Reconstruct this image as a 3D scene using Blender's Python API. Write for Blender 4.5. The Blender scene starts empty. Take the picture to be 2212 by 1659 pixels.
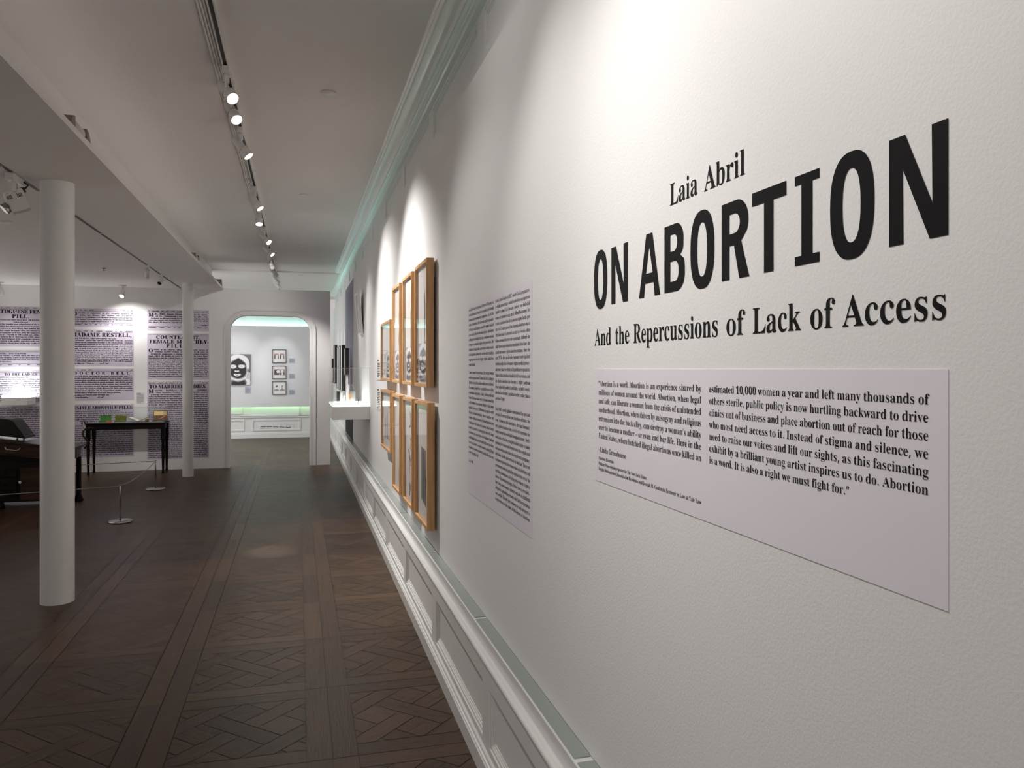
import bpy, bmesh, math, random
import numpy as np
from mathutils import Vector, Matrix
from mathutils.geometry import tessellate_polygon

random.seed(7)
SC = bpy.context.scene
COL = SC.collection

# ------------------------------------------------------------------ camera
YAW = math.radians(15.172)
cam_d = bpy.data.cameras.new('camera')
cam_d.sensor_width = 36.0
cam_d.lens = 1700.0 * 36.0 / 2212.0
cam_d.shift_y = -32.5 / 2212.0
cam_d.clip_start = 0.05
cam = bpy.data.objects.new('camera', cam_d)
COL.objects.link(cam)
cam.location = (0, 0, 1.5)
cam.rotation_euler = (math.pi / 2, 0, -YAW)
SC.camera = cam

# ------------------------------------------------------------------ world, exposure
SC.view_settings.view_transform = 'Standard'
SC.view_settings.look = 'None'
SC.view_settings.exposure = 0.0
SC.view_settings.gamma = 1.0
SC.view_settings.use_curve_mapping = False
wd = bpy.data.worlds.new('world')
SC.world = wd
wd.use_nodes = True
wd.node_tree.nodes['Background'].inputs[0].default_value = (1.0, 0.95, 0.92, 1)
wd.node_tree.nodes['Background'].inputs[1].default_value = 0.53


def area(name, loc, target, sx, sy, power, col=(1, 1, 1), along=(0, 0, 1)):
    """rectangular light facing target; its sy side runs along the given direction"""
    d = bpy.data.lights.new(name, 'AREA')
    d.shape = 'RECTANGLE'
    d.size, d.size_y = sx, sy
    d.energy = power
    d.color = col
    o = bpy.data.objects.new(name, d)
    COL.objects.link(o)
    zz = -(Vector(target) - Vector(loc)).normalized()
    yy = (Vector(along) - zz * zz.dot(Vector(along))).normalized()
    xx = yy.cross(zz)
    R = Matrix((xx, yy, zz)).transposed().to_4x4()
    R.translation = Vector(loc)
    o.matrix_world = R
    return o


def spot(name, loc, target, power, size, blend=0.6, col=(1, 0.95, 0.9), rad=0.03):
    d = bpy.data.lights.new(name, 'SPOT')
    d.energy = power
    d.spot_size = math.radians(size)
    d.spot_blend = blend
    d.color = col
    d.shadow_soft_size = rad
    o = bpy.data.objects.new(name, d)
    COL.objects.link(o)
    o.location = loc
    o.rotation_euler = (Vector(target) - Vector(loc)).to_track_quat('-Z', 'Y').to_euler()
    return o


LP = dict(rear=20, bay=5, cove=4.2, side=36, backwall=34, backside=52, backdown=68)
# the gallery goes on behind the camera: added fill light, no known source
area('rear_fill_light', (-2.2, -2.75, 1.6), (-2.2, 6, 1.75), 4.8, 2.4, LP['rear'], (1, 0.95, 0.91))
# unseen fill set flush in the ceiling, added to brighten the near bay
area('near_fill_light', (-0.75, 0.2, 3.155), (-0.75, 0.2, 0), 0.5, 4.4, LP['bay'], (1, 0.95, 0.91), (0, 1, 0))
# cove lighting lying on the soffit edge, washing the higher ceiling
area('cove_light', (-1.27, 5.2, 2.775), (-0.75, 5.2, 3.16), 0.08, 14.0, LP['cove'], (1, 0.93, 0.88), (0, 1, 0))
# invented fills flush on the left wall, for the side gallery and room beyond
area('side_fill_light', (-5.18, 8.6, 1.3), (-2, 8.6, 1.35), 6.4, 1.7, LP['side'], (1, 0.93, 0.88))
area('back_side_fill', (-5.18, 15.4, 1.6), (-2, 15.4, 1.75), 2.6, 1.7, LP['backside'], (1, 0.99, 0.98))
area('back_top_fill', (-2.9, 15.4, 3.13), (-2.9, 15.4, 0), 1.6, 2.6, LP['backdown'], (0.97, 0.99, 1), (0, 1, 0))  # added overhead fill for the far room, hidden from the camera
# added fill on the back of the doorway wall, lighting the room beyond
area('back_wall_fill', (-2.3, 12.84, 1.5), (-2.3, 17.9, 1.5), 1.8, 1.8, LP['backwall'], (0.97, 0.99, 1))

# ------------------------------------------------------------------ helpers
def nt(m):
    m.use_nodes = True
    return m.node_tree.nodes, m.node_tree.links


MATS = {}


def mat(name, col, rough=0.5, metal=0.0, var=0.05, vscale=6.0, bump=0.0, bscale=120.0, spec=0.5, coat=0.0):
    """Principled paint / metal / cloth with a soft noise variation and a fine bump."""
    if name in MATS:
        return MATS[name]
    m = bpy.data.materials.new(name)
    N, L = nt(m)
    b = N['Principled BSDF']
    b.inputs['Roughness'].default_value = rough
    b.inputs['Metallic'].default_value = metal
    b.inputs['Specular IOR Level'].default_value = spec
    b.inputs['Coat Weight'].default_value = coat
    tc = N.new('ShaderNodeTexCoord')
    nz = N.new('ShaderNodeTexNoise')
    nz.inputs['Scale'].default_value = vscale
    nz.inputs['Detail'].default_value = 3
    L.new(tc.outputs['Object'], nz.inputs['Vector'])
    mx = N.new('ShaderNodeMix')
    mx.data_type = 'RGBA'
    mx.inputs[6].default_value = tuple(c * (1 - var) for c in col) + (1,)
    mx.inputs[7].default_value = tuple(min(1, c * (1 + var)) for c in col) + (1,)
    L.new(nz.outputs['Fac'], mx.inputs[0])
    L.new(mx.outputs[2], b.inputs['Base Color'])
    if bump:
        n2 = N.new('ShaderNodeTexNoise')
        n2.inputs['Scale'].default_value = bscale
        n2.inputs['Detail'].default_value = 2
        L.new(tc.outputs['Object'], n2.inputs['Vector'])
        bp = N.new('ShaderNodeBump')
        bp.inputs['Strength'].default_value = bump
        bp.inputs['Distance'].default_value = 0.01
        L.new(n2.outputs['Fac'], bp.inputs['Height'])
        L.new(bp.outputs['Normal'], b.inputs['Normal'])
    MATS[name] = m
    return m


def emit(name, col, strength):
    m = bpy.data.materials.new(name)
    N, L = nt(m)
    b = N['Principled BSDF']
    b.inputs['Base Color'].default_value = (0.8, 0.8, 0.8, 1)
    b.inputs['Emission Color'].default_value = col + (1,)
    b.inputs['Emission Strength'].default_value = strength
    return m


def pane(name, tint=(1, 1, 1), f0=0.045, edge=0.955):
    """thin clear sheet: transmits straight through, mirrors more towards grazing angles"""
    m = bpy.data.materials.new(name)
    N, L = nt(m)
    out = N['Material Output']
    N.remove(N['Principled BSDF'])
    ge = N.new('ShaderNodeNewGeometry')
    dt = N.new('ShaderNodeVectorMath'); dt.operation = 'DOT_PRODUCT'
    L.new(ge.outputs['Normal'], dt.inputs[0]); L.new(ge.outputs['Incoming'], dt.inputs[1])
    ab = N.new('ShaderNodeMath'); ab.operation = 'ABSOLUTE'; L.new(dt.outputs['Value'], ab.inputs[0])
    om = N.new('ShaderNodeMath'); om.operation = 'SUBTRACT'; om.inputs[0].default_value = 1.0; L.new(ab.outputs[0], om.inputs[1])
    pw = N.new('ShaderNodeMath'); pw.operation = 'POWER'; pw.inputs[1].default_value = 5.0; L.new(om.outputs[0], pw.inputs[0])
    fr = N.new('ShaderNodeMath'); fr.operation = 'MULTIPLY_ADD'; fr.inputs[1].default_value = edge; fr.inputs[2].default_value = f0
    L.new(pw.outputs[0], fr.inputs[0])
    tr = N.new('ShaderNodeBsdfTransparent'); tr.inputs[0].default_value = tint + (1,)
    gl = N.new('ShaderNodeBsdfGlossy'); gl.inputs['Roughness'].default_value = 0.01
    mx = N.new('ShaderNodeMixShader')
    L.new(fr.outputs[0], mx.inputs[0]); L.new(tr.outputs[0], mx.inputs[1]); L.new(gl.outputs[0], mx.inputs[2])
    L.new(mx.outputs[0], out.inputs['Surface'])
    return m


def wood(name, c1, c2, rough=0.45, axis=2, scale=9.0, spec=0.4):
    m = bpy.data.materials.new(name)
    N, L = nt(m)
    b = N['Principled BSDF']
    b.inputs['Roughness'].default_value = rough
    b.inputs['Specular IOR Level'].default_value = spec
    tc = N.new('ShaderNodeTexCoord')
    mp = N.new('ShaderNodeMapping')
    s = [scale * 8] * 3
    s[axis] = scale * 0.6
    mp.inputs['Scale'].default_value = s
    nz = N.new('ShaderNodeTexNoise')
    nz.inputs['Scale'].default_value = 1.0
    nz.inputs['Detail'].default_value = 5
    nz.inputs['Distortion'].default_value = 0.6
    cr = N.new('ShaderNodeValToRGB')
    cr.color_ramp.elements[0].position = 0.3
    cr.color_ramp.elements[1].position = 0.7
    cr.color_ramp.elements[0].color = c1 + (1,)
    cr.color_ramp.elements[1].color = c2 + (1,)
    L.new(tc.outputs['Object'], mp.inputs[0]); L.new(mp.outputs[0], nz.inputs['Vector'])
    L.new(nz.outputs['Fac'], cr.inputs[0]); L.new(cr.outputs[0], b.inputs['Base Color'])
    return m


class MB:
    """collects shapes (world coordinates) and links them as ONE mesh object"""
    def __init__(self):
        self.v = []; self.f = []; self.m = []; self.s = []

    def add(self, vs, fs, mi=0, smooth=False, M=None):
        o = len(self.v)
        for p in vs:
            p = Vector(p)
            if M is not None:
                p = M @ p
            self.v.append(p)
        for q in fs:
            self.f.append([i + o for i in q]); self.m.append(mi); self.s.append(smooth)
        return self

    def box(self, x0, x1, y0, y1, z0, z1, mi=0, M=None):
        vs = [(x, y, z) for x in (x0, x1) for y in (y0, y1) for z in (z0, z1)]
        fs = [(0, 1, 3, 2), (4, 6, 7, 5), (0, 4, 5, 1), (2, 3, 7, 6), (0, 2, 6, 4), (1, 5, 7, 3)]
        return self.add(vs, fs, mi, False, M)

    def cyl(self, p0, p1, r0, r1=None, n=24, mi=0, caps=True, smooth=True, M=None):
        r1 = r0 if r1 is None else r1
        return self.lathe([(r0, 0), (r1, (Vector(p1) - Vector(p0)).length)], p0, p1, n, mi, caps, smooth, M)

    def lathe(self, prof, p0, p1, n=24, mi=0, caps=True, smooth=True, M=None):
        """profile (radius, distance along p0->p1)"""
        p0 = Vector(p0); d = (Vector(p1) - p0).normalized()
        a = d.orthogonal().normalized(); b = d.cross(a)
        vs = []; fs = []
        for r, h in prof:
            for k in range(n):
                t = 2 * math.pi * k / n
                vs.append(p0 + d * h + a * (r * math.cos(t)) + b * (r * math.sin(t)))
        for i in range(len(prof) - 1):
            for k in range(n):
                k2 = (k + 1) % n
                fs.append((i * n + k, i * n + k2, (i + 1) * n + k2, (i + 1) * n + k))
        self.add(vs, fs, mi, smooth, M)
        if caps:
            o = len(self.v) - len(vs)
            if prof[0][0] > 1e-6:
                self.f.append([o + k for k in reversed(range(n))]); self.m.append(mi); self.s.append(False)
            if prof[-1][0] > 1e-6:
                self.f.append([o + (len(prof) - 1) * n + k for k in range(n)]); self.m.append(mi); self.s.append(False)
        return self

    def sweep(self, prof, y0, y1, mi=0, closed=False, smooth=False):
        """an (x, z) profile run along Y"""
        n = len(prof)
        vs = [(x, y0, z) for x, z in prof] + [(x, y1, z) for x, z in prof]
        rng = range(n if closed else n - 1)
        fs = [(i, (i + 1) % n, n + (i + 1) % n, n + i) for i in rng]
        if closed:
            fs += [tuple(reversed(range(n))), tuple(range(n, 2 * n))]
        return self.add(vs, fs, mi, smooth)

    def tube(self, pts, r, n=10, mi=0, M=None):
        pts = [Vector(p) for p in pts]
        vs = []; fs = []
        t = (pts[1] - pts[0]).normalized()
        a = t.orthogonal().normalized()
        for i, p in enumerate(pts):
            t = (pts[min(i + 1, len(pts) - 1)] - pts[max(i - 1, 0)]).normalized()
            a = (a - t * a.dot(t)).normalized(); b = t.cross(a)
            rr = r[i] if isinstance(r, (list, tuple)) else r
            for k in range(n):
                q = 2 * math.pi * k / n
                vs.append(p + a * (rr * math.cos(q)) + b * (rr * math.sin(q)))
        for i in range(len(pts) - 1):
            for k in range(n):
                k2 = (k + 1) % n
                fs.append((i * n + k, i * n + k2, (i + 1) * n + k2, (i + 1) * n + k))
        fs.append(tuple(reversed(range(n)))); fs.append(tuple((len(pts) - 1) * n + k for k in range(n)))
        return self.add(vs, fs, mi, True, M)

    def poly(self, loops, O, U, V, mi=0):
        """flat polygon with holes: 2-D loops in the frame O + u U + v V"""
        O, U, V = Vector(O), Vector(U), Vector(V)
        vs = [O + U * p[0] + V * p[1] for l in loops for p in l]
        tri = tessellate_polygon([[Vector((p[0], p[1], 0)) for p in l] for l in loops])
        return self.add(vs, tri, mi)

    def build(self, name, mats, parent=None, bevel=0.0, origin=None, seg=2):
        me = bpy.data.meshes.new(name)
        if parent is not None:
            bpy.context.view_layer.update()
            inv = root_matrix(parent).inverted()
            vs = [inv @ p for p in self.v]
        elif origin is not None:
            og = Vector(origin)
            vs = [p - og for p in self.v]
        else:
            vs = self.v
        me.from_pydata([tuple(p) for p in vs], [], self.f)
        for mm in (mats if isinstance(mats, (list, tuple)) else [mats]):
            me.materials.append(mm)
        me.polygons.foreach_set('material_index', self.m)
        me.polygons.foreach_set('use_smooth', self.s)
        bm = bmesh.new(); bm.from_mesh(me)
        bmesh.ops.recalc_face_normals(bm, faces=bm.faces)
        bm.to_mesh(me); bm.free()
        o = bpy.data.objects.new(name, me)
        COL.objects.link(o)
        if parent is not None:
            o.parent = parent
        elif origin is not None:
            o.location = origin
        if bevel:
            b = o.modifiers.new('bevel', 'BEVEL')
            b.width = bevel; b.segments = seg; b.limit_method = 'ANGLE'
        return o


def root_matrix(o):
    M = o.matrix_basis.copy()
    p = o.parent
    while p is not None:
        M = p.matrix_basis @ M
        p = p.parent
    return M


def tag(o, label, cat, group=None):
    o['label'] = label; o['category'] = cat
    if group:
        o['group'] = group
    return o


def thing(name, label, cat, loc=(0, 0, 0), group=None):
    o = bpy.data.objects.new(name, None)
    COL.objects.link(o)
    o.empty_display_size = 0.05
    o.location = loc
    return tag(o, label, cat, group)


def struct(o):
    o['kind'] = 'structure'
    return o


def copy_tree(o, parent=None):
    c = o.copy(); COL.objects.link(c); c.parent = parent
    for ch in list(o.children):
        copy_tree(ch, c)
    return c


# ------------------------------------------------------------------ lettering
# letter outlines of a bold book face: advance width, then contours as x, y pairs (cap height 700)
GLYPHS = {
    'A': [[671],
         [-13, 0, -13, 28, 14, 33, 36, 46, 75, 115, 317, 717, 345, 715, 591, 133, 632, 53, 653, 34, 681, 28, 681, 0, 352, 0, 352, 28, 399, 33, 426, 47, 436, 70, 419, 125, 388, 203, 159, 203, 121, 108, 116, 90, 115, 74, 133, 39, 190, 28, 196, 28, 196, 0],
         [174, 247, 372, 247, 272, 490]],
    'B': [[680],
         [25, 0, 25, 27, 69, 34, 96, 50, 110, 79, 115, 126, 115, 567, 106, 634, 78, 665, 24, 674, 24, 700, 339, 700, 489, 682, 579, 628, 609, 539, 590, 465, 534, 412, 441, 380, 553, 343, 621, 284, 643, 202, 635, 143, 611, 93, 570, 53, 515, 24, 447, 6, 365, 0],
         [280, 387, 289, 387, 339, 391, 377, 401, 405, 419, 423, 445, 434, 482, 438, 531, 435, 573, 427, 608, 414, 634, 382, 659, 332, 667, 304, 663, 289, 653, 280, 601],
         [341, 37, 381, 41, 413, 54, 435, 75, 450, 106, 459, 146, 463, 197, 458, 249, 446, 289, 426, 319, 396, 339, 355, 351, 304, 355, 280, 355, 280, 100, 293, 51, 311, 41]],
    'C': [[720],
         [394, -17, 328, -11, 267, 4, 211, 30, 162, 66, 120, 109, 86, 161, 60, 219, 45, 282, 40, 351, 45, 419, 61, 482, 86, 539, 121, 590, 163, 633, 213, 669, 270, 695, 332, 710, 399, 715, 448, 711, 504, 698, 565, 676, 596, 669, 627, 681, 644, 715, 671, 715, 671, 474, 645, 474, 619, 533, 586, 584, 548, 626, 504, 657, 458, 675, 408, 681, 304, 644, 242, 533, 221, 348, 244, 175, 313, 71, 427, 36, 469, 40, 510, 51, 550, 69, 589, 94, 626, 125, 659, 163, 688, 136, 608, 51, 510, 0]],
    'D': [[762],
         [31, 0, 31, 27, 72, 33, 97, 45, 109, 71, 114, 115, 114, 575, 109, 626, 93, 655, 66, 669, 23, 674, 23, 700, 341, 700, 455, 690, 549, 660, 623, 609, 677, 540, 709, 454, 720, 350, 679, 156, 556, 39, 351, 0],
         [342, 37, 403, 46, 453, 72, 491, 115, 518, 176, 534, 255, 539, 352, 517, 526, 452, 631, 343, 666, 310, 662, 292, 651, 280, 592, 280, 110, 292, 52, 310, 41]],
    'E': [[679],
         [22, 0, 22, 26, 68, 31, 96, 45, 111, 74, 116, 120, 116, 567, 111, 622, 96, 654, 68, 669, 25, 674, 25, 700, 613, 700, 613, 491, 590, 491, 577, 549, 554, 593, 523, 625, 480, 645, 425, 658, 356, 662, 307, 658, 286, 641, 281, 597, 281, 378, 297, 378, 339, 382, 373, 394, 399, 413, 418, 442, 432, 481, 443, 531, 468, 531, 468, 182, 442, 182, 420, 279, 399, 309, 370, 328, 285, 342, 281, 342, 281, 103, 284, 72, 295, 54, 354, 42, 402, 44, 444, 50, 482, 59, 515, 73, 544, 92, 570, 115, 593, 144, 614, 179, 632, 220, 661, 220, 618, 0]],
    'F': [[622],
         [24, 0, 24, 27, 69, 35, 96, 52, 110, 81, 115, 129, 115, 576, 110, 623, 94, 650, 66, 666, 22, 674, 22, 700, 605, 700, 605, 491, 580, 491, 572, 531, 561, 565, 546, 593, 517, 625, 476, 646, 442, 655, 401, 661, 353, 663, 307, 660, 285, 647, 280, 612, 280, 380, 292, 380, 334, 384, 367, 396, 393, 416, 413, 444, 427, 483, 437, 533, 465, 533, 465, 182, 438, 182, 428, 236, 414, 278, 394, 308, 368, 328, 333, 340, 290, 344, 280, 344, 280, 124, 289, 66, 301, 48, 322, 36, 394, 27, 394, 0]],
    'G': [[781],
         [412, -15, 341, -10, 276, 5, 217, 30, 166, 64, 123, 107, 88, 158, 63, 216, 47, 281, 42, 352, 47, 421, 63, 484, 88, 541, 123, 591, 165, 634, 214, 669, 270, 695, 330, 710, 395, 715, 450, 711, 508, 699, 568, 677, 596, 670, 624, 681, 644, 715, 672, 715, 672, 473, 645, 473, 629, 513, 610, 549, 587, 582, 562, 611, 535, 635, 506, 655, 475, 670, 443, 678, 411, 681, 307, 645, 245, 534, 224, 350, 230, 251, 247, 169, 277, 104, 316, 57, 365, 29, 423, 20, 473, 25, 504, 42, 521, 70, 527, 109, 527, 196, 521, 237, 506, 262, 475, 275, 423, 280, 423, 305, 769, 305, 769, 280, 727, 275, 702, 262, 690, 238, 686, 197, 686, 44, 595, 11, 504, -9]],
    'H': [[804],
         [24, 0, 24, 27, 69, 33, 96, 49, 110, 77, 115, 124, 115, 582, 110, 624, 96, 651, 68, 667, 25, 674, 25, 700, 372, 700, 372, 674, 314, 664, 287, 638, 280, 582, 280, 385, 526, 385, 526, 582, 519, 638, 492, 664, 434, 674, 434, 700, 779, 700, 779, 674, 735, 667, 708, 652, 695, 626, 691, 582, 691, 124, 695, 80, 709, 51, 735, 34, 779, 27, 779, 0, 434, 0, 434, 27, 478, 33, 506, 47, 521, 75, 526, 124, 526, 340, 280, 340, 280, 124, 284, 77, 298, 49, 326, 33, 372, 27, 372, 0]],
    'I': [[401],
         [21, 0, 21, 27, 65, 35, 94, 50, 110, 75, 116, 116, 116, 595, 111, 634, 97, 657, 69, 669, 21, 674, 21, 700, 376, 700, 376, 674, 330, 669, 301, 657, 286, 634, 281, 595, 281, 119, 288, 68, 316, 40, 378, 27, 378, 0]],
    'J': [[508],
         [167, -100, 120, -96, 79, -83, 44, -62, 18, -34, 1, -1, -5, 35, 0, 68, 17, 93, 40, 109, 68, 115, 98, 110, 122, 95, 137, 72, 142, 42, 130, -2, 118, -30, 129, -54, 161, -62, 193, -56, 213, -38, 227, 33, 227, 564, 219, 629, 207, 648, 188, 661, 122, 674, 122, 700, 483, 700, 483, 674, 425, 662, 409, 650, 399, 631, 392, 564, 392, 136, 367, 5, 292, -74]],
    'K': [[785],
         [25, 0, 25, 27, 70, 33, 97, 49, 111, 77, 116, 124, 116, 582, 111, 625, 97, 652, 69, 668, 26, 674, 26, 700, 373, 700, 373, 674, 315, 664, 288, 638, 281, 582, 281, 359, 494, 574, 525, 612, 536, 643, 526, 660, 496, 671, 447, 674, 447, 700, 746, 700, 746, 674, 733, 674, 671, 661, 603, 621, 530, 554, 416, 438, 712, 71, 749, 38, 798, 27, 798, 0, 432, 0, 432, 27, 470, 28, 495, 32, 513, 53, 486, 101, 307, 328, 281, 305, 281, 124, 285, 77, 299, 49, 327, 33, 373, 27, 373, 0]],
    'L': [[656],
         [24, 0, 24, 27, 69, 33, 96, 49, 110, 77, 115, 124, 115, 582, 110, 626, 96, 653, 68, 668, 25, 674, 25, 700, 384, 700, 384, 674, 320, 667, 301, 657, 289, 640, 280, 582, 280, 127, 285, 72, 307, 48, 359, 42, 406, 44, 448, 51, 484, 61, 515, 76, 544, 96, 568, 122, 590, 154, 611, 193, 629, 237, 657, 237, 617, 0]],
    'M': [[975],
         [22, 0, 22, 27, 66, 33, 94, 49, 110, 77, 116, 122, 116, 587, 108, 639, 81, 664, 23, 674, 23, 700, 284, 700, 487, 219, 691, 700, 949, 700, 949, 674, 907, 666, 880, 650, 866, 623, 861, 581, 861, 131, 868, 66, 894, 36, 948, 27, 948, 0, 608, 0, 608, 27, 665, 38, 692, 68, 699, 128, 699, 613, 443, 0, 415, 0, 162, 598, 162, 123, 168, 74, 184, 45, 214, 31, 260, 27, 260, 0]],
    'N': [[759],
         [619, -17, 164, 538, 164, 121, 169, 75, 182, 47, 210, 33, 256, 27, 256, 0, 28, 0, 28, 27, 83, 36, 109, 63, 117, 121, 117, 597, 56, 666, 28, 674, 28, 700, 241, 700, 601, 259, 601, 580, 594, 637, 567, 663, 509, 674, 509, 700, 737, 700, 737, 674, 693, 668, 666, 653, 653, 625, 648, 579, 648, -17]],
    'O': [[807],
         [401, -17, 351, -13, 304, -4, 259, 11, 218, 32, 180, 58, 145, 89, 115, 124, 90, 163, 69, 205, 54, 251, 45, 300, 42, 350, 45, 400, 54, 448, 69, 494, 90, 537, 115, 575, 146, 611, 181, 642, 219, 668, 262, 689, 308, 704, 356, 713, 408, 717, 457, 713, 505, 704, 549, 689, 591, 669, 629, 643, 663, 613, 693, 578, 718, 539, 739, 497, 754, 450, 763, 402, 766, 350, 763, 300, 754, 251, 739, 205, 718, 163, 692, 124, 662, 89, 627, 58, 588, 32, 546, 11, 500, -4, 452, -13],
         [407, 19, 505, 55, 564, 166, 583, 350, 578, 450, 562, 532, 534, 597, 498, 644, 453, 672, 400, 681, 301, 645, 243, 534, 223, 350, 229, 251, 245, 168, 273, 103, 310, 56, 354, 28]],
    'P': [[642],
         [24, 0, 24, 27, 69, 33, 96, 49, 110, 77, 115, 124, 115, 582, 110, 624, 96, 651, 68, 667, 25, 674, 25, 700, 328, 700, 408, 697, 471, 690, 516, 676, 549, 659, 576, 637, 599, 611, 615, 581, 625, 547, 629, 510, 622, 455, 600, 408, 564, 369, 513, 340, 449, 322, 372, 316, 280, 316, 280, 124, 284, 77, 298, 49, 326, 33, 372, 27, 372, 0],
         [280, 353, 310, 353, 356, 357, 392, 369, 418, 388, 435, 417, 446, 456, 449, 506, 446, 555, 437, 594, 423, 625, 401, 646, 371, 659, 332, 663, 291, 651, 280, 612]],
    'Q': [[807],
         [581, -178, 455, -158, 357, -99, 287, -1, 238, 20, 195, 46, 156, 77, 122, 113, 94, 154, 72, 198, 55, 246, 46, 297, 42, 350, 45, 400, 54, 448, 69, 494, 90, 537, 115, 575, 146, 611, 181, 642, 219, 668, 262, 689, 308, 704, 356, 713, 408, 717, 457, 713, 505, 704, 549, 689, 591, 669, 629, 643, 663, 613, 693, 578, 718, 539, 739, 497, 754, 450, 763, 402, 766, 350, 759, 270, 736, 197, 698, 132, 647, 75, 583, 32, 508, 0, 553, -69, 612, -110, 683, -124, 756, -113, 761, -141, 699, -162, 639, -174],
         [408, 19, 506, 55, 565, 166, 584, 350, 579, 450, 562, 532, 535, 597, 498, 644, 453, 672, 400, 681, 301, 645, 243, 534, 223, 350, 229, 251, 245, 168, 273, 103, 310, 56, 355, 28]],
    'R': [[727],
         [24, 0, 24, 27, 69, 33, 96, 49, 110, 77, 115, 124, 115, 582, 110, 624, 96, 651, 68, 667, 25, 674, 25, 700, 333, 700, 428, 695, 505, 680, 565, 655, 607, 619, 633, 572, 641, 514, 624, 438, 571, 382, 484, 344, 664, 77, 695, 39, 735, 27, 738, 27, 738, 0, 520, 0, 310, 326, 280, 326, 280, 124, 284, 77, 298, 49, 326, 33, 372, 27, 372, 0],
         [280, 359, 313, 359, 362, 363, 401, 376, 430, 397, 450, 427, 463, 467, 467, 516, 453, 598, 413, 647, 345, 663, 311, 659, 292, 649, 280, 593]],
    'S': [[600],
         [66, -17, 66, 243, 96, 243, 115, 174, 141, 119, 171, 76, 208, 47, 252, 29, 303, 23, 339, 26, 370, 37, 395, 55, 420, 92, 428, 137, 419, 180, 392, 216, 346, 246, 250, 293, 195, 324, 151, 355, 118, 388, 95, 424, 81, 465, 76, 510, 79, 550, 88, 586, 103, 619, 123, 647, 148, 671, 177, 691, 210, 705, 245, 714, 284, 717, 353, 709, 434, 689, 448, 685, 460, 683, 482, 692, 492, 717, 521, 717, 521, 490, 496, 490, 484, 527, 469, 561, 451, 592, 430, 618, 407, 641, 381, 659, 341, 677, 298, 683, 251, 677, 215, 656, 192, 624, 184, 584, 190, 547, 211, 517, 290, 466, 389, 419, 488, 358, 518, 325, 538, 289, 552, 204, 549, 162, 538, 124, 521, 89, 497, 58, 467, 33, 432, 12, 391, -3, 345, -12, 295, -15, 244, -12, 193, 1, 151, 14, 130, 19, 106, 11, 94, -17]],
    'T': [[650],
         [141, 0, 141, 27, 189, 32, 218, 47, 234, 77, 240, 124, 240, 666, 229, 666, 179, 661, 136, 646, 100, 620, 73, 585, 54, 541, 44, 488, 17, 488, 17, 700, 631, 700, 631, 487, 605, 487, 576, 587, 512, 646, 413, 666, 405, 666, 405, 124, 410, 76, 425, 46, 455, 32, 504, 27, 504, 0]],
    'U': [[757],
         [381, -20, 295, -13, 226, 9, 176, 44, 141, 94, 120, 159, 113, 238, 113, 582, 108, 624, 93, 651, 66, 667, 23, 674, 23, 700, 370, 700, 370, 674, 311, 664, 284, 638, 278, 582, 278, 215, 282, 159, 293, 114, 312, 79, 340, 54, 377, 39, 422, 34, 523, 57, 583, 128, 603, 245, 603, 581, 598, 624, 583, 651, 554, 666, 505, 674, 505, 700, 729, 700, 729, 674, 689, 665, 665, 648, 653, 621, 649, 581, 649, 279, 642, 182, 620, 106, 584, 50, 532, 11, 465, -12]],
    'V': [[658],
         [326, -20, 68, 585, 35, 646, 12, 665, -22, 674, -22, 700, 324, 700, 324, 674, 256, 664, 240, 651, 234, 630, 248, 581, 397, 220, 535, 580, 545, 629, 540, 650, 525, 664, 459, 674, 459, 700, 679, 700, 679, 674, 650, 670, 628, 657, 587, 588, 353, -20]],
    'W': [[940],
         [262, -17, 50, 604, 23, 657, 5, 669, -24, 674, -24, 700, 278, 700, 278, 674, 230, 664, 219, 651, 216, 631, 227, 573, 343, 235, 463, 542, 440, 613, 427, 643, 411, 660, 352, 674, 352, 700, 675, 700, 675, 674, 622, 664, 604, 633, 613, 594, 729, 255, 831, 568, 844, 625, 839, 647, 827, 662, 773, 674, 773, 700, 959, 700, 959, 674, 933, 665, 914, 647, 884, 583, 686, -17, 658, -17, 485, 475, 292, -17]],
    'X': [[724],
         [18, 0, 18, 27, 61, 35, 101, 60, 138, 102, 297, 320, 120, 594, 73, 654, 50, 669, 25, 674, 22, 674, 22, 700, 375, 700, 375, 674, 352, 674, 307, 665, 292, 638, 310, 597, 407, 445, 495, 574, 521, 636, 504, 664, 450, 674, 450, 700, 704, 700, 704, 674, 699, 674, 656, 668, 619, 650, 548, 574, 432, 407, 635, 88, 671, 42, 709, 27, 713, 27, 713, 0, 367, 0, 367, 27, 374, 27, 428, 36, 446, 63, 422, 122, 322, 281, 212, 124, 191, 69, 210, 37, 267, 27, 267, 0]],
    'Y': [[655],
         [156, 0, 156, 27, 201, 33, 228, 49, 242, 77, 247, 124, 247, 275, 71, 595, 45, 637, 22, 660, 1, 669, -21, 673, -21, 700, 318, 700, 318, 673, 300, 673, 256, 664, 240, 640, 252, 602, 382, 347, 512, 563, 536, 627, 516, 662, 458, 673, 453, 673, 453, 700, 675, 700, 675, 673, 629, 653, 588, 602, 412, 313, 412, 124, 417, 77, 431, 49, 458, 33, 504, 27, 504, 0]],
    'Z': [[679],
         [31, 0, 31, 17, 424, 661, 329, 661, 217, 646, 177, 625, 145, 593, 126, 565, 109, 529, 94, 486, 68, 486, 88, 700, 625, 700, 625, 681, 235, 44, 368, 44, 434, 50, 491, 66, 537, 94, 574, 134, 604, 186, 626, 252, 651, 252, 626, 0]],
    'a': [[529],
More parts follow.
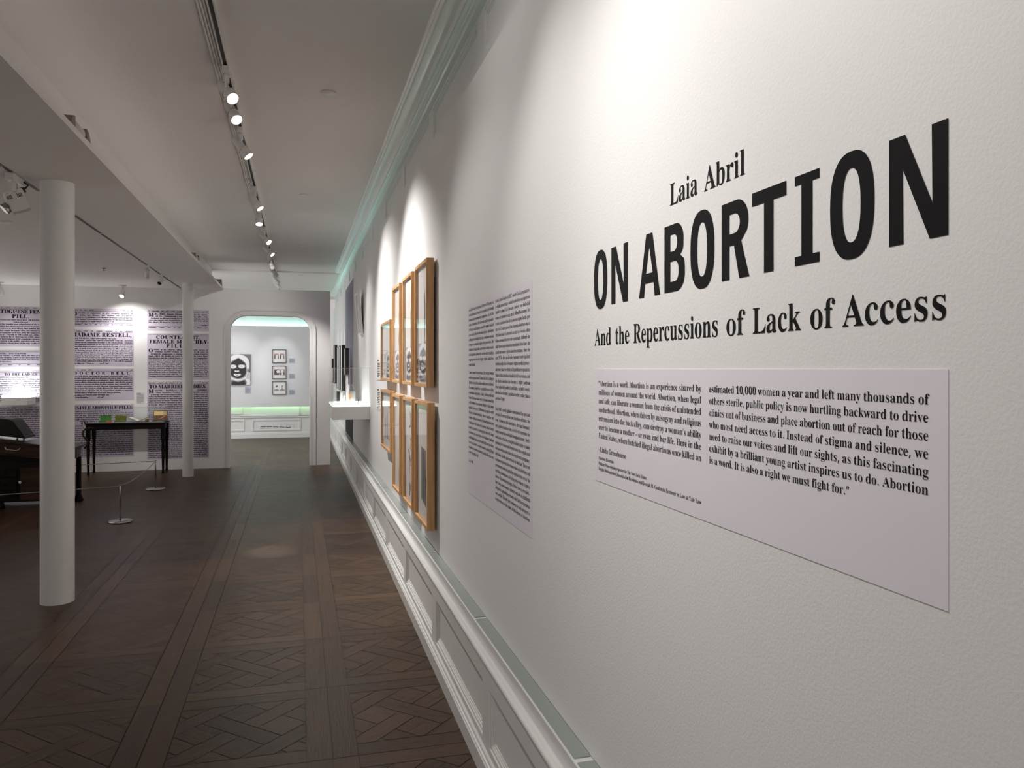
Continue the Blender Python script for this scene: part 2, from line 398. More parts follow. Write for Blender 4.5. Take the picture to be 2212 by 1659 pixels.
         [391, -15, 348, -8, 320, 15, 308, 54, 259, 16, 205, -6, 147, -13, 99, -6, 62, 18, 39, 53, 31, 97, 38, 140, 61, 177, 98, 209, 150, 238, 220, 266, 306, 292, 306, 371, 301, 408, 287, 434, 263, 449, 227, 454, 177, 446, 160, 421, 174, 394, 189, 355, 184, 330, 169, 310, 146, 297, 119, 293, 90, 298, 69, 312, 55, 335, 51, 363, 57, 398, 76, 428, 106, 453, 146, 473, 177, 482, 211, 488, 249, 489, 315, 485, 367, 471, 405, 449, 430, 417, 445, 375, 450, 323, 450, 96, 453, 61, 468, 53, 492, 64, 506, 42, 471, 10, 432, -9],
         [232, 52, 267, 63, 306, 97, 306, 260, 237, 233, 195, 189, 182, 129, 187, 86, 204, 60]],
    'b': [[554],
         [66, -18, 66, 597, 56, 659, 12, 675, 12, 700, 213, 700, 213, 428, 249, 462, 292, 483, 340, 489, 375, 486, 407, 476, 436, 459, 462, 437, 484, 409, 502, 377, 515, 340, 523, 299, 526, 255, 522, 205, 512, 158, 496, 116, 474, 78, 447, 46, 415, 20, 378, 0, 338, -12, 295, -15, 250, -9, 205, 11, 161, 43, 82, -18],
         [281, 22, 314, 28, 339, 45, 356, 75, 368, 119, 375, 176, 377, 246, 374, 303, 367, 350, 355, 386, 326, 419, 283, 431, 238, 415, 222, 396, 213, 372, 213, 105, 220, 59, 243, 31]],
    'c': [[451],
         [240, -15, 202, -12, 166, -1, 133, 17, 104, 40, 79, 70, 58, 104, 42, 143, 33, 185, 30, 230, 33, 279, 44, 323, 61, 364, 85, 400, 114, 431, 147, 456, 185, 475, 225, 487, 268, 490, 314, 487, 353, 476, 385, 458, 416, 422, 426, 377, 422, 351, 409, 331, 389, 318, 363, 314, 329, 322, 308, 346, 301, 385, 303, 402, 304, 417, 293, 447, 260, 456, 211, 438, 182, 382, 172, 288, 177, 219, 189, 162, 211, 117, 239, 85, 273, 65, 314, 59, 350, 65, 384, 82, 417, 110, 438, 93, 381, 33, 315, -3]],
    'd': [[569],
         [215, -15, 180, -12, 148, -1, 119, 16, 93, 40, 72, 68, 54, 102, 40, 140, 33, 182, 30, 226, 33, 277, 41, 323, 55, 365, 74, 402, 97, 432, 125, 457, 156, 475, 189, 486, 224, 489, 269, 483, 309, 463, 343, 431, 343, 616, 339, 644, 326, 661, 271, 675, 271, 700, 490, 700, 490, 116, 499, 62, 515, 50, 543, 42, 543, 17, 484, 13, 417, 2, 343, -15, 343, 60, 309, 18, 267, -7],
         [263, 43, 287, 48, 310, 63, 330, 87, 343, 117, 343, 372, 334, 395, 317, 415, 267, 432, 226, 420, 200, 384, 189, 346, 183, 296, 181, 235, 183, 176, 189, 127, 199, 90, 225, 55]],
    'e': [[463],
         [236, -15, 198, -12, 163, -1, 130, 16, 101, 40, 77, 70, 57, 105, 42, 146, 33, 192, 30, 242, 33, 288, 42, 331, 58, 370, 79, 404, 104, 433, 134, 457, 167, 475, 203, 486, 242, 489, 297, 483, 344, 463, 383, 431, 411, 386, 429, 331, 435, 266, 435, 255, 180, 255, 195, 149, 237, 86, 307, 65, 346, 73, 382, 95, 415, 132, 438, 112, 382, 41, 315, -1],
         [179, 295, 310, 295, 310, 330, 297, 426, 278, 449, 248, 456, 209, 440, 186, 393, 179, 313]],
    'f': [[328],
         [23, 0, 23, 25, 61, 34, 76, 54, 81, 113, 81, 425, 25, 425, 25, 477, 81, 477, 81, 543, 86, 593, 103, 636, 130, 670, 167, 694, 213, 709, 267, 714, 308, 711, 341, 701, 369, 685, 396, 653, 405, 614, 400, 585, 387, 564, 368, 551, 345, 546, 300, 561, 288, 579, 284, 601, 296, 646, 301, 656, 304, 665, 297, 677, 277, 681, 250, 676, 236, 661, 227, 600, 227, 477, 313, 477, 313, 425, 227, 425, 227, 100, 231, 62, 243, 39, 266, 28, 307, 25, 307, 0]],
    'g': [[503],
         [224, -216, 163, -213, 112, -203, 73, -187, 35, -154, 22, -115, 31, -84, 59, -59, 105, -39, 67, -15, 44, 14, 36, 46, 43, 82, 65, 114, 88, 133, 119, 151, 157, 169, 89, 207, 48, 259, 34, 326, 41, 372, 61, 411, 81, 434, 106, 453, 135, 469, 167, 480, 203, 487, 242, 489, 282, 487, 321, 480, 358, 468, 487, 468, 487, 412, 412, 412, 432, 381, 444, 348, 448, 313, 442, 270, 424, 232, 396, 201, 359, 178, 330, 167, 299, 160, 264, 158, 241, 159, 218, 160, 173, 145, 159, 129, 155, 109, 170, 84, 217, 75, 269, 75, 398, 62, 438, 45, 465, 20, 480, -14, 485, -57, 478, -103, 456, -142, 419, -173, 367, -197, 303, -211],
         [242, 191, 273, 199, 293, 224, 300, 250, 305, 283, 307, 324, 305, 366, 300, 399, 293, 424, 273, 448, 242, 456, 211, 448, 190, 424, 182, 399, 177, 366, 176, 324, 177, 283, 182, 250, 190, 224, 211, 199],
         [247, -179, 335, -170, 387, -144, 405, -101, 399, -78, 383, -63, 315, -53, 149, -53, 122, -79, 113, -112, 121, -137, 146, -159, 171, -170, 205, -176]],
    'h': [[585],
         [28, 0, 28, 25, 69, 39, 81, 86, 81, 613, 70, 660, 55, 671, 29, 676, 29, 700, 227, 700, 227, 410, 269, 454, 318, 481, 374, 489, 448, 471, 493, 416, 508, 325, 508, 86, 518, 40, 534, 29, 559, 25, 559, 0, 311, 0, 311, 25, 318, 25, 351, 40, 361, 86, 361, 333, 352, 396, 337, 412, 312, 417, 281, 411, 253, 392, 227, 361, 227, 86, 237, 40, 252, 29, 277, 25, 277, 0]],
    'i': [[305],
         [155, 556, 125, 562, 100, 579, 83, 604, 77, 634, 83, 664, 100, 690, 125, 707, 155, 712, 185, 707, 210, 690, 227, 664, 232, 634, 227, 604, 210, 579, 185, 562],
         [28, 0, 28, 25, 70, 39, 81, 86, 81, 387, 72, 438, 31, 451, 32, 477, 228, 477, 228, 86, 237, 40, 277, 25, 277, 0]],
    'j': [[322],
         [163, 559, 133, 564, 108, 581, 91, 606, 86, 636, 91, 666, 108, 692, 133, 709, 163, 714, 194, 709, 219, 692, 236, 666, 242, 636, 236, 606, 219, 581, 194, 564],
         [55, -216, -17, -201, -67, -162, -81, -136, -86, -107, -81, -81, -69, -61, -49, -49, -23, -44, 23, -60, 36, -78, 40, -101, 29, -134, 17, -158, 24, -174, 47, -180, 75, -173, 90, -153, 98, -83, 98, 384, 86, 437, 67, 448, 34, 452, 34, 477, 245, 477, 245, -33, 239, -89, 222, -134, 195, -170, 157, -195, 110, -211]],
    'k': [[551],
         [27, 0, 27, 25, 70, 40, 81, 86, 81, 611, 72, 660, 58, 670, 31, 675, 32, 700, 227, 700, 227, 259, 349, 381, 368, 405, 375, 427, 361, 445, 321, 451, 316, 451, 316, 477, 531, 477, 531, 451, 492, 444, 456, 427, 422, 400, 342, 321, 532, 53, 553, 32, 578, 25, 578, 0, 324, 0, 324, 25, 333, 25, 359, 31, 368, 49, 356, 75, 250, 226, 227, 206, 227, 86, 237, 40, 277, 25, 277, 0]],
    'l': [[307],
         [28, 0, 28, 25, 70, 39, 81, 86, 81, 611, 72, 660, 58, 671, 31, 675, 31, 700, 228, 700, 228, 86, 237, 40, 277, 25, 277, 0]],
    'm': [[852],
         [28, 0, 28, 25, 69, 39, 81, 86, 81, 389, 70, 436, 55, 448, 29, 452, 29, 477, 225, 477, 225, 407, 267, 453, 313, 480, 364, 489, 425, 480, 468, 450, 492, 402, 536, 450, 586, 480, 642, 489, 716, 471, 760, 416, 774, 325, 774, 86, 784, 40, 799, 29, 824, 25, 824, 0, 580, 0, 580, 25, 604, 29, 619, 40, 630, 86, 630, 333, 621, 396, 606, 412, 580, 417, 551, 411, 524, 394, 499, 364, 499, 86, 508, 40, 523, 29, 547, 25, 547, 0, 307, 0, 307, 25, 331, 29, 346, 40, 356, 86, 356, 333, 347, 396, 332, 412, 307, 417, 276, 411, 249, 392, 225, 361, 225, 86, 234, 41, 249, 30, 273, 25, 273, 0]],
    'n': [[585],
         [28, 0, 28, 25, 69, 39, 81, 86, 81, 389, 70, 436, 55, 448, 29, 452, 29, 477, 227, 477, 227, 411, 269, 455, 318, 481, 374, 489, 448, 471, 493, 416, 508, 325, 508, 86, 518, 40, 534, 29, 559, 25, 559, 0, 311, 0, 311, 25, 318, 25, 351, 40, 361, 86, 361, 333, 352, 396, 337, 412, 312, 417, 281, 411, 253, 392, 227, 361, 227, 86, 237, 40, 252, 29, 277, 25, 277, 0]],
    'o': [[517],
         [259, -15, 215, -12, 175, -1, 139, 18, 107, 42, 80, 72, 58, 108, 42, 148, 32, 190, 29, 236, 32, 284, 42, 327, 58, 367, 80, 402, 107, 432, 139, 457, 175, 475, 215, 486, 258, 489, 301, 486, 341, 475, 377, 457, 409, 433, 436, 404, 458, 369, 474, 329, 484, 285, 487, 236, 484, 189, 474, 145, 458, 105, 436, 70, 409, 41, 377, 17, 342, -1, 302, -12],
         [259, 18, 296, 28, 321, 60, 334, 125, 338, 236, 336, 317, 329, 377, 319, 416, 295, 449, 259, 459, 221, 449, 197, 416, 187, 376, 182, 317, 180, 237, 184, 125, 197, 60, 222, 28]],
    'p': [[571],
         [27, -214, 27, -190, 62, -180, 77, -155, 81, -98, 81, 374, 71, 435, 30, 453, 30, 477, 220, 477, 220, 404, 255, 452, 300, 481, 354, 490, 389, 487, 421, 476, 450, 458, 476, 434, 497, 405, 515, 371, 528, 333, 535, 291, 538, 246, 535, 197, 527, 152, 514, 111, 496, 74, 474, 43, 448, 18, 418, -1, 385, -12, 349, -15, 302, -8, 261, 13, 227, 50, 227, -89, 233, -152, 257, -181, 304, -189, 304, -214],
         [300, 43, 341, 55, 368, 91, 379, 129, 386, 178, 388, 237, 386, 295, 380, 343, 371, 381, 346, 416, 306, 427, 276, 420, 250, 398, 227, 361, 227, 105, 246, 71, 270, 50]],
    'q': [[560],
         [268, -214, 268, -189, 329, -175, 340, -157, 344, -128, 344, 44, 307, 12, 265, -8, 218, -14, 183, -11, 150, -1, 121, 15, 95, 38, 73, 66, 55, 99, 42, 136, 34, 177, 31, 221, 34, 271, 44, 318, 61, 360, 83, 398, 111, 430, 143, 456, 179, 475, 219, 487, 261, 490, 307, 484, 352, 465, 395, 433, 475, 492, 491, 492, 491, -128, 502, -174, 518, -185, 544, -189, 544, -214],
         [275, 45, 319, 61, 336, 79, 344, 103, 344, 371, 336, 417, 314, 444, 276, 453, 231, 440, 201, 402, 189, 360, 182, 306, 180, 240, 182, 179, 189, 130, 201, 93, 230, 57]],
    'r': [[442],
         [28, 0, 28, 25, 70, 39, 81, 86, 81, 387, 71, 438, 31, 451, 32, 477, 224, 477, 224, 387, 243, 418, 264, 443, 288, 463, 324, 483, 358, 489, 396, 484, 423, 467, 440, 442, 445, 409, 441, 382, 427, 360, 407, 346, 381, 342, 341, 355, 318, 384, 290, 400, 269, 392, 249, 371, 234, 338, 229, 295, 229, 86, 233, 56, 244, 39, 304, 25, 304, 0]],
    's': [[443],
         [232, -15, 203, -13, 170, -5, 133, 9, 113, 13, 92, 7, 78, -13, 55, -13, 55, 162, 82, 162, 94, 122, 111, 88, 133, 60, 172, 32, 216, 23, 250, 27, 275, 41, 290, 62, 295, 90, 281, 129, 240, 161, 164, 199, 131, 218, 105, 238, 84, 260, 63, 297, 57, 339, 62, 380, 76, 416, 100, 447, 132, 471, 171, 486, 217, 490, 255, 486, 306, 473, 317, 470, 327, 469, 343, 474, 354, 490, 375, 490, 375, 341, 351, 341, 338, 375, 322, 403, 302, 426, 268, 448, 229, 455, 200, 451, 179, 439, 165, 421, 161, 399, 177, 357, 225, 325, 294, 291, 326, 273, 352, 254, 371, 233, 389, 195, 395, 146, 390, 99, 375, 60, 351, 28, 317, 4, 278, -11]],
    't': [[351],
         [190, -14, 153, -11, 123, -1, 101, 16, 86, 40, 77, 71, 74, 109, 74, 428, 31, 428, 31, 460, 135, 567, 198, 651, 222, 651, 222, 477, 319, 477, 319, 428, 222, 428, 222, 126, 230, 78, 241, 66, 258, 62, 291, 75, 317, 115, 342, 101, 304, 37, 253, -2]],
    'u': [[576],
         [201, -15, 158, -11, 125, 3, 100, 26, 84, 59, 74, 99, 70, 149, 70, 381, 60, 434, 45, 447, 18, 452, 18, 477, 218, 477, 218, 114, 232, 71, 249, 59, 272, 55, 315, 66, 351, 101, 351, 381, 340, 436, 322, 448, 291, 452, 291, 477, 498, 477, 498, 107, 509, 60, 553, 45, 553, 20, 493, 16, 426, 4, 351, -15, 351, 62, 322, 30, 286, 5, 245, -10]],
    'v': [[471],
         [219, -15, 59, 381, 34, 432, 19, 446, -4, 451, -4, 477, 252, 477, 252, 452, 240, 452, 209, 445, 198, 424, 200, 412, 284, 188, 362, 388, 371, 418, 356, 444, 313, 452, 313, 477, 469, 477, 469, 453, 444, 444, 427, 428, 400, 374, 246, -15]],
    'w': [[668],
         [188, -15, 26, 407, 9, 437, -17, 451, -17, 477, 213, 477, 213, 451, 184, 444, 176, 424, 178, 408, 184, 388, 256, 195, 324, 361, 309, 409, 292, 443, 258, 453, 258, 477, 497, 477, 497, 451, 465, 443, 454, 424, 455, 413, 457, 403, 516, 217, 587, 393, 595, 423, 584, 444, 547, 453, 547, 477, 685, 477, 685, 453, 653, 437, 633, 396, 468, -15, 444, -15, 343, 303, 215, -15]],
    'x': [[490],
         [7, 0, 7, 23, 38, 35, 67, 57, 95, 87, 189, 210, 66, 405, 37, 438, 6, 451, 6, 477, 259, 477, 259, 452, 227, 447, 216, 431, 229, 400, 282, 316, 344, 394, 360, 428, 349, 446, 309, 452, 309, 477, 478, 477, 478, 455, 449, 444, 420, 422, 390, 390, 305, 283, 448, 56, 466, 33, 490, 24, 490, 0, 238, 0, 238, 25, 274, 30, 285, 46, 266, 91, 212, 176, 150, 94, 130, 53, 141, 30, 176, 23, 181, 23, 181, 0]],
    'y': [[462],
         [81, -216, 45, -210, 15, -192, -4, -164, -10, -129, -6, -104, 7, -82, 28, -66, 55, -61, 98, -76, 110, -94, 115, -117, 114, -125, 114, -134, 118, -147, 132, -152, 152, -142, 176, -114, 199, -68, 216, -7, 56, 385, 38, 423, 24, 442, -5, 451, -7, 451, -7, 477, 249, 477, 249, 451, 209, 445, 197, 422, 199, 410, 204, 394, 285, 183, 354, 371, 363, 400, 365, 421, 353, 445, 312, 451, 312, 477, 460, 477, 460, 451, 441, 446, 426, 432, 399, 373, 249, -37, 199, -147, 174, -180, 147, -201]],
    'z': [[450],
         [20, 0, 20, 22, 258, 442, 197, 442, 147, 436, 111, 418, 93, 397, 78, 369, 67, 332, 40, 332, 49, 477, 422, 477, 422, 447, 193, 38, 234, 38, 278, 41, 314, 51, 342, 67, 364, 91, 384, 124, 400, 165, 424, 165, 412, 0]],
    '0': [[577],
         [289, -10, 231, -5, 181, 11, 139, 37, 106, 73, 79, 117, 59, 170, 46, 231, 38, 297, 35, 371, 38, 444, 46, 510, 59, 570, 79, 622, 106, 666, 139, 701, 181, 727, 231, 742, 290, 747, 346, 742, 395, 727, 435, 701, 469, 666, 496, 622, 516, 569, 531, 509, 539, 443, 542, 370, 539, 296, 531, 230, 516, 170, 496, 117, 469, 73, 435, 37, 394, 11, 345, -5],
         [289, 57, 323, 66, 348, 93, 364, 139, 374, 202, 380, 278, 382, 370, 380, 461, 374, 537, 364, 599, 348, 644, 324, 671, 290, 680, 256, 671, 230, 644, 214, 599, 203, 537, 197, 461, 195, 370, 197, 278, 203, 202, 214, 139, 230, 93, 255, 66]],
    '1': [[577],
         [100, 0, 100, 55, 185, 55, 208, 58, 224, 69, 236, 122, 236, 639, 166, 562, 134, 539, 103, 532, 80, 537, 61, 552, 48, 577, 43, 608, 113, 633, 202, 688, 275, 741, 390, 741, 390, 122, 401, 72, 416, 59, 443, 55, 527, 55, 527, 0]],
    '2': [[577],
         [36, 0, 36, 106, 189, 262, 287, 377, 335, 472, 348, 571, 343, 622, 326, 657, 301, 678, 267, 685, 223, 673, 194, 640, 182, 605, 175, 560, 172, 506, 136, 508, 104, 516, 77, 529, 49, 560, 40, 608, 47, 644, 66, 677, 97, 706, 141, 728, 178, 739, 220, 745, 267, 747, 338, 742, 397, 727, 443, 702, 477, 667, 497, 625, 504, 576, 491, 506, 448, 432, 367, 338, 237, 212, 134, 114, 375, 114, 404, 118, 429, 132, 449, 155, 460, 185, 469, 217, 530, 217, 524, 0]],
    '3': [[577],
         [251, -10, 202, -8, 160, -3, 124, 7, 82, 27, 52, 53, 35, 82, 29, 114, 35, 148, 55, 173, 84, 189, 117, 194, 121, 154, 132, 121, 152, 95, 178, 77, 208, 66, 244, 62, 307, 75, 333, 94, 353, 122, 363, 147, 369, 177, 371, 214, 366, 251, 352, 283, 329, 311, 298, 332, 258, 345, 211, 349, 147, 349, 147, 413, 215, 413, 256, 418, 289, 432, 314, 455, 332, 486, 342, 522, 346, 565, 340, 615, 324, 653, 297, 677, 260, 685, 228, 679, 204, 661, 178, 601, 171, 524, 132, 527, 99, 534, 72, 547, 46, 575, 37, 616, 44, 651, 63, 682, 95, 709, 140, 731, 196, 743, 265, 747, 334, 743, 392, 728, 440, 704, 475, 670, 497, 629, 504, 579, 499, 536, 484, 497, 458, 463, 426, 434, 388, 411, 346, 393, 429, 366, 468, 342, 501, 309, 517, 282, 526, 250, 530, 213, 527, 173, 519, 138, 506, 107, 489, 80, 468, 57, 443, 38, 354, 1]],
    '4': [[577],
         [186, 0, 186, 55, 215, 55, 275, 68, 293, 89, 299, 129, 299, 192, 13, 192, 13, 255, 307, 737, 450, 737, 450, 260, 558, 260, 558, 192, 450, 192, 450, 129, 456, 89, 475, 68, 535, 55, 548, 55, 548, 0],
         [86, 260, 299, 260, 299, 441, 301, 539, 307, 639, 291, 606, 267, 562, 243, 519, 225, 490]],
    '5': [[577],
         [253, -10, 205, -8, 163, -2, 129, 8, 89, 28, 62, 54, 46, 83, 41, 115, 47, 146, 64, 168, 90, 181, 124, 186, 135, 128, 170, 81, 200, 67, 237, 62, 300, 77, 327, 97, 347, 128, 357, 155, 363, 188, 364, 227, 360, 274, 348, 313, 328, 342, 300, 363, 265, 376, 224, 380, 159, 374, 109, 361, 62, 380, 95, 737, 485, 737, 490, 549, 432, 549, 423, 584, 410, 613, 376, 624, 161, 624, 145, 433, 194, 443, 258, 448, 333, 442, 397, 424, 450, 393, 490, 350, 514, 295, 522, 227, 520, 185, 512, 147, 498, 115, 480, 86, 459, 62, 434, 42, 347, 2]],
    '6': [[577],
         [303, -10, 254, -6, 209, 6, 168, 27, 133, 57, 103, 96, 78, 143, 61, 200, 50, 266, 46, 341, 48, 397, 54, 450, 65, 500, 79, 547, 97, 590, 119, 629, 145, 663, 176, 692, 211, 716, 250, 733, 293, 744, 341, 747, 382, 746, 418, 740, 448, 731, 482, 713, 505, 690, 519, 663, 523, 634, 516, 604, 496, 578, 473, 564, 441, 556, 400, 553, 394, 615, 374, 666, 356, 682, 331, 687, 294, 679, 261, 655, 234, 616, 214, 562, 199, 495, 192, 414, 247, 440, 335, 452, 393, 446, 443, 427, 485, 396, 516, 353, 535, 301, 541, 238, 534, 169, 514, 110, 481, 59, 434, 20, 375, -3],
         [306, 58, 341, 68, 368, 99, 381, 131, 389, 174, 391, 228, 388, 279, 380, 320, 366, 351, 336, 380, 296, 389, 237, 373, 192, 340, 196, 250, 207, 178, 226, 124, 249, 87, 276, 65]],
    '7': [[577],
         [170, 0, 445, 625, 173, 625, 132, 611, 114, 572, 107, 520, 45, 520, 51, 737, 543, 737, 543, 687, 258, 0]],
    '8': [[577],
         [282, -10, 228, -7, 181, 2, 140, 17, 106, 36, 79, 60, 58, 88, 43, 119, 34, 153, 31, 188, 36, 230, 50, 266, 73, 297, 104, 324, 140, 349, 183, 373, 145, 398, 113, 425, 88, 454, 69, 486, 58, 521, 55, 560, 57, 591, 65, 622, 77, 651, 96, 678, 121, 701, 153, 721, 192, 736, 239, 745, 294, 747, 361, 742, 416, 725, 459, 696, 490, 659, 508, 616, 514, 567, 510, 528, 497, 496, 476, 469, 375, 400, 431, 370, 475, 339, 507, 307, 529, 273, 542, 236, 546, 195, 538, 135, 515, 85, 476, 44, 424, 14, 359, -4],
         [312, 435, 345, 459, 367, 487, 380, 523, 384, 569, 373, 626, 341, 670, 317, 683, 288, 688, 251, 679, 223, 655, 206, 617, 200, 572, 208, 524, 229, 489],
         [287, 49, 334, 58, 371, 85, 389, 111, 399, 142, 403, 178, 394, 224, 367, 262, 338, 284, 300, 308, 252, 331, 194, 274, 181, 248, 173, 218, 170, 184, 174, 146, 185, 114, 202, 86, 226, 65, 254, 53]],
    '9': [[577],
         [234, -10, 196, -8, 163, -3, 135, 7, 103, 26, 82, 51, 65, 106, 77, 145, 116, 165, 134, 122, 159, 87, 194, 63, 240, 55, 315, 88, 364, 188, 385, 354, 326, 304, 286, 289, 238, 284, 183, 290, 134, 308, 93, 339, 61, 381, 42, 434, 36, 498, 39, 545, 49, 589, 65, 628, 86, 663, 113, 692, 146, 716, 184, 733, 226, 744, 273, 747, 321, 743, 365, 731, 406, 711, 442, 683, 472, 645, 497, 599, 516, 543, 527, 477, 531, 401, 514, 241, 501, 193, 484, 150, 462, 110, 436, 75, 405, 46, 370, 22, 330, 4, 285, -7],
         [283, 358, 316, 363, 345, 377, 385, 427, 381, 507, 371, 571, 355, 619, 334, 652, 308, 672, 279, 678, 239, 667, 210, 634, 197, 600, 189, 557, 186, 504, 197, 423, 229, 374]],
    '.': [[277],
         [137, -14, 93, 2, 79, 24, 74, 56, 79, 88, 93, 109, 137, 125, 183, 109, 198, 88, 202, 56, 198, 24, 183, 2]],
    ',': [[277],
         [42, -133, 72, -4, 94, 120, 191, 120, 198, 108, 160, -12, 109, -133]],
    '-': [[332],
         [41, 236, 41, 317, 291, 317, 291, 236]],
    ':': [[277],
         [137, 427, 93, 444, 79, 466, 74, 498, 79, 531, 93, 552, 137, 568, 183, 552, 198, 531, 202, 498, 198, 466, 183, 444],
         [137, -14, 93, 2, 79, 24, 74, 56, 79, 88, 93, 109, 137, 125, 183, 109, 198, 88, 202, 56, 198, 24, 183, 2]],
    ';': [[277],
         [135, 427, 91, 444, 77, 466, 72, 498, 77, 531, 91, 552, 135, 568, 181, 552, 196, 531, 200, 498, 196, 466, 181, 444],
         [32, -133, 52, -49, 71, 40, 85, 120, 182, 120, 189, 108, 150, -12, 100, -133]],
    '$': [[591],
         [261, -60, 261, 51, 151, 60, 64, 85, 64, 172, 154, 144, 261, 130, 261, 339, 199, 359, 149, 382, 112, 409, 85, 441, 69, 479, 64, 524, 70, 572, 88, 612, 117, 644, 157, 669, 205, 685, 261, 693, 261, 784, 327, 784, 327, 694, 427, 682, 509, 656, 481, 579, 408, 602, 327, 615, 327, 408, 441, 366, 481, 341, 510, 311, 527, 274, 533, 227, 527, 182, 509, 143, 479, 110, 438, 84, 388, 65, 327, 55, 327, -60],
         [261, 431, 261, 613, 213, 605, 179, 587, 159, 563, 153, 532, 159, 495, 176, 468, 196, 454, 224, 442],
         [327, 135, 364, 141, 394, 151, 416, 164, 437, 189, 444, 221, 438, 255, 419, 280, 398, 293, 367, 306, 327, 317]],
    '&': [[756],
         [287, -10, 221, -4, 165, 13, 118, 42, 83, 82, 62, 132, 55, 192, 59, 242, 74, 284, 98, 320, 130, 351, 168, 381, 214, 409, 152, 488, 137, 518, 127, 551, 124, 587, 130, 635, 147, 674, 175, 706, 213, 730, 259, 744, 314, 749, 365, 744, 409, 730, 444, 707, 471, 675, 487, 636, 492, 590, 488, 548, 474, 512, 451, 479, 420, 450, 385, 422, 345, 396, 544, 204, 588, 278, 616, 369, 708, 369, 667, 246, 649, 209, 627, 176, 603, 147, 754, 0, 631, 0, 541, 87, 507, 60, 471, 36, 433, 17, 390, 2, 341, -7],
         [289, 450, 376, 517, 396, 551, 403, 590, 396, 623, 378, 650, 349, 668, 311, 674, 271, 669, 240, 651, 220, 624, 213, 588, 218, 553, 232, 520],
         [290, 70, 332, 73, 370, 80, 404, 92, 483, 144, 268, 352, 181, 285, 164, 260, 153, 230, 150, 195, 154, 160, 167, 130, 188, 104, 216, 85, 250, 74]],
    '*': [[569],
         [201, 320, 109, 369, 230, 532, 42, 547, 57, 642, 253, 586, 231, 785, 332, 785, 312, 586, 510, 642, 524, 547, 335, 532, 457, 369, 369, 320, 281, 501]],
    '(': [[310],
         [193, -163, 145, -100, 107, -31, 78, 43, 58, 121, 45, 201, 41, 283, 45, 366, 58, 447, 78, 526, 107, 602, 145, 672, 193, 737, 279, 737, 235, 670, 198, 599, 170, 523, 149, 445, 137, 365, 133, 284, 137, 205, 149, 126, 170, 49, 198, -26, 234, -96, 278, -163]],
    ')': [[310],
         [32, -163, 76, -96, 112, -26, 140, 49, 160, 126, 172, 205, 177, 284, 172, 365, 160, 445, 140, 523, 112, 599, 75, 670, 31, 737, 117, 737, 164, 672, 203, 602, 232, 526, 252, 447, 264, 366, 268, 283, 264, 201, 252, 121, 232, 43, 203, -31, 164, -100, 117, -163]],
    '?': [[448],
         [145, 208, 145, 235, 152, 303, 179, 357, 231, 411, 294, 468, 325, 512, 335, 565, 327, 609, 303, 641, 278, 656, 247, 665, 210, 668, 120, 655, 44, 625, 12, 697, 104, 733, 216, 747, 276, 742, 327, 726, 368, 699, 397, 663, 415, 619, 421, 567, 406, 488, 364, 428, 299, 370, 247, 319, 223, 276, 217, 225, 217, 208],
         [185, -14, 159, -10, 139, 2, 125, 24, 121, 56, 125, 88, 139, 109, 185, 125, 229, 109, 243, 88, 248, 56, 243, 24, 229, 2]],
}


GL = {}
for _k, _rows in GLYPHS.items():
    GL[_k] = ([[(r_[i_] / 700.0, r_[i_ + 1] / 700.0) for i_ in range(0, len(r_), 2)] for r_ in _rows[1:]], _rows[0][0] / 700.0)


def _shift(cs, dx, dy):
    return [[(x + dx, y + dy) for x, y in c] for c in cs]


_comma = GL[','][0]
_cy = 0.62
GL['’'] = (_shift(_comma, 0, 0.78), GL[','][1])
_rot = [[(0.24 - x, 1.48 - y - 0.62) for x, y in c] for c in _comma]
GL['‘'] = (_rot, GL[','][1])
GL['“'] = (_rot + _shift(_rot, 0.24, 0), 0.56)
GL['”'] = (_shift(_comma, 0, 0.78) + _shift(_comma, 0.24, 0.78), 0.56)
GL['–'] = ([[(0.06, 0.30), (0.66, 0.30), (0.66, 0.38), (0.06, 0.38)]], 0.72)
GL['—'] = ([[(0.0, 0.30), (1.1, 0.30), (1.1, 0.38), (0.0, 0.38)]], 1.1)


def _thin(c, t):
    """pull a contour inwards sideways (bold -> book weight)"""
    n = len(c); out = []
    for i in range(n):
        a, p, b = c[i - 1], c[i], c[(i + 1) % n]
        nx = ny = 0
        for q, r in ((a, p), (p, b)):
            dx, dy = r[0] - q[0], r[1] - q[1]
            l = math.hypot(dx, dy) or 1
            nx += dy / l; ny += -dx / l
        l = math.hypot(nx, ny) or 1
        out.append((p[0] - t * nx / l, p[1] - 0.15 * t * ny / l))
    return out


def _area(c):
    return 0.5 * sum(c[i - 1][0] * c[i][1] - c[i][0] * c[i - 1][1] for i in range(len(c)))


def _simplify(c, tol):
    c = list(c)
    while len(c) > 5:
        best = None
        for i in range(len(c)):
            a, p, b = c[i - 1], c[i], c[(i + 1) % len(c)]
            ar = abs((p[0] - a[0]) * (b[1] - a[1]) - (b[0] - a[0]) * (p[1] - a[1])) / 2
            if best is None or ar < best[0]:
                best = (ar, i)
        if best[0] > tol:
            break
        c.pop(best[1])
    return c


_cache = {}


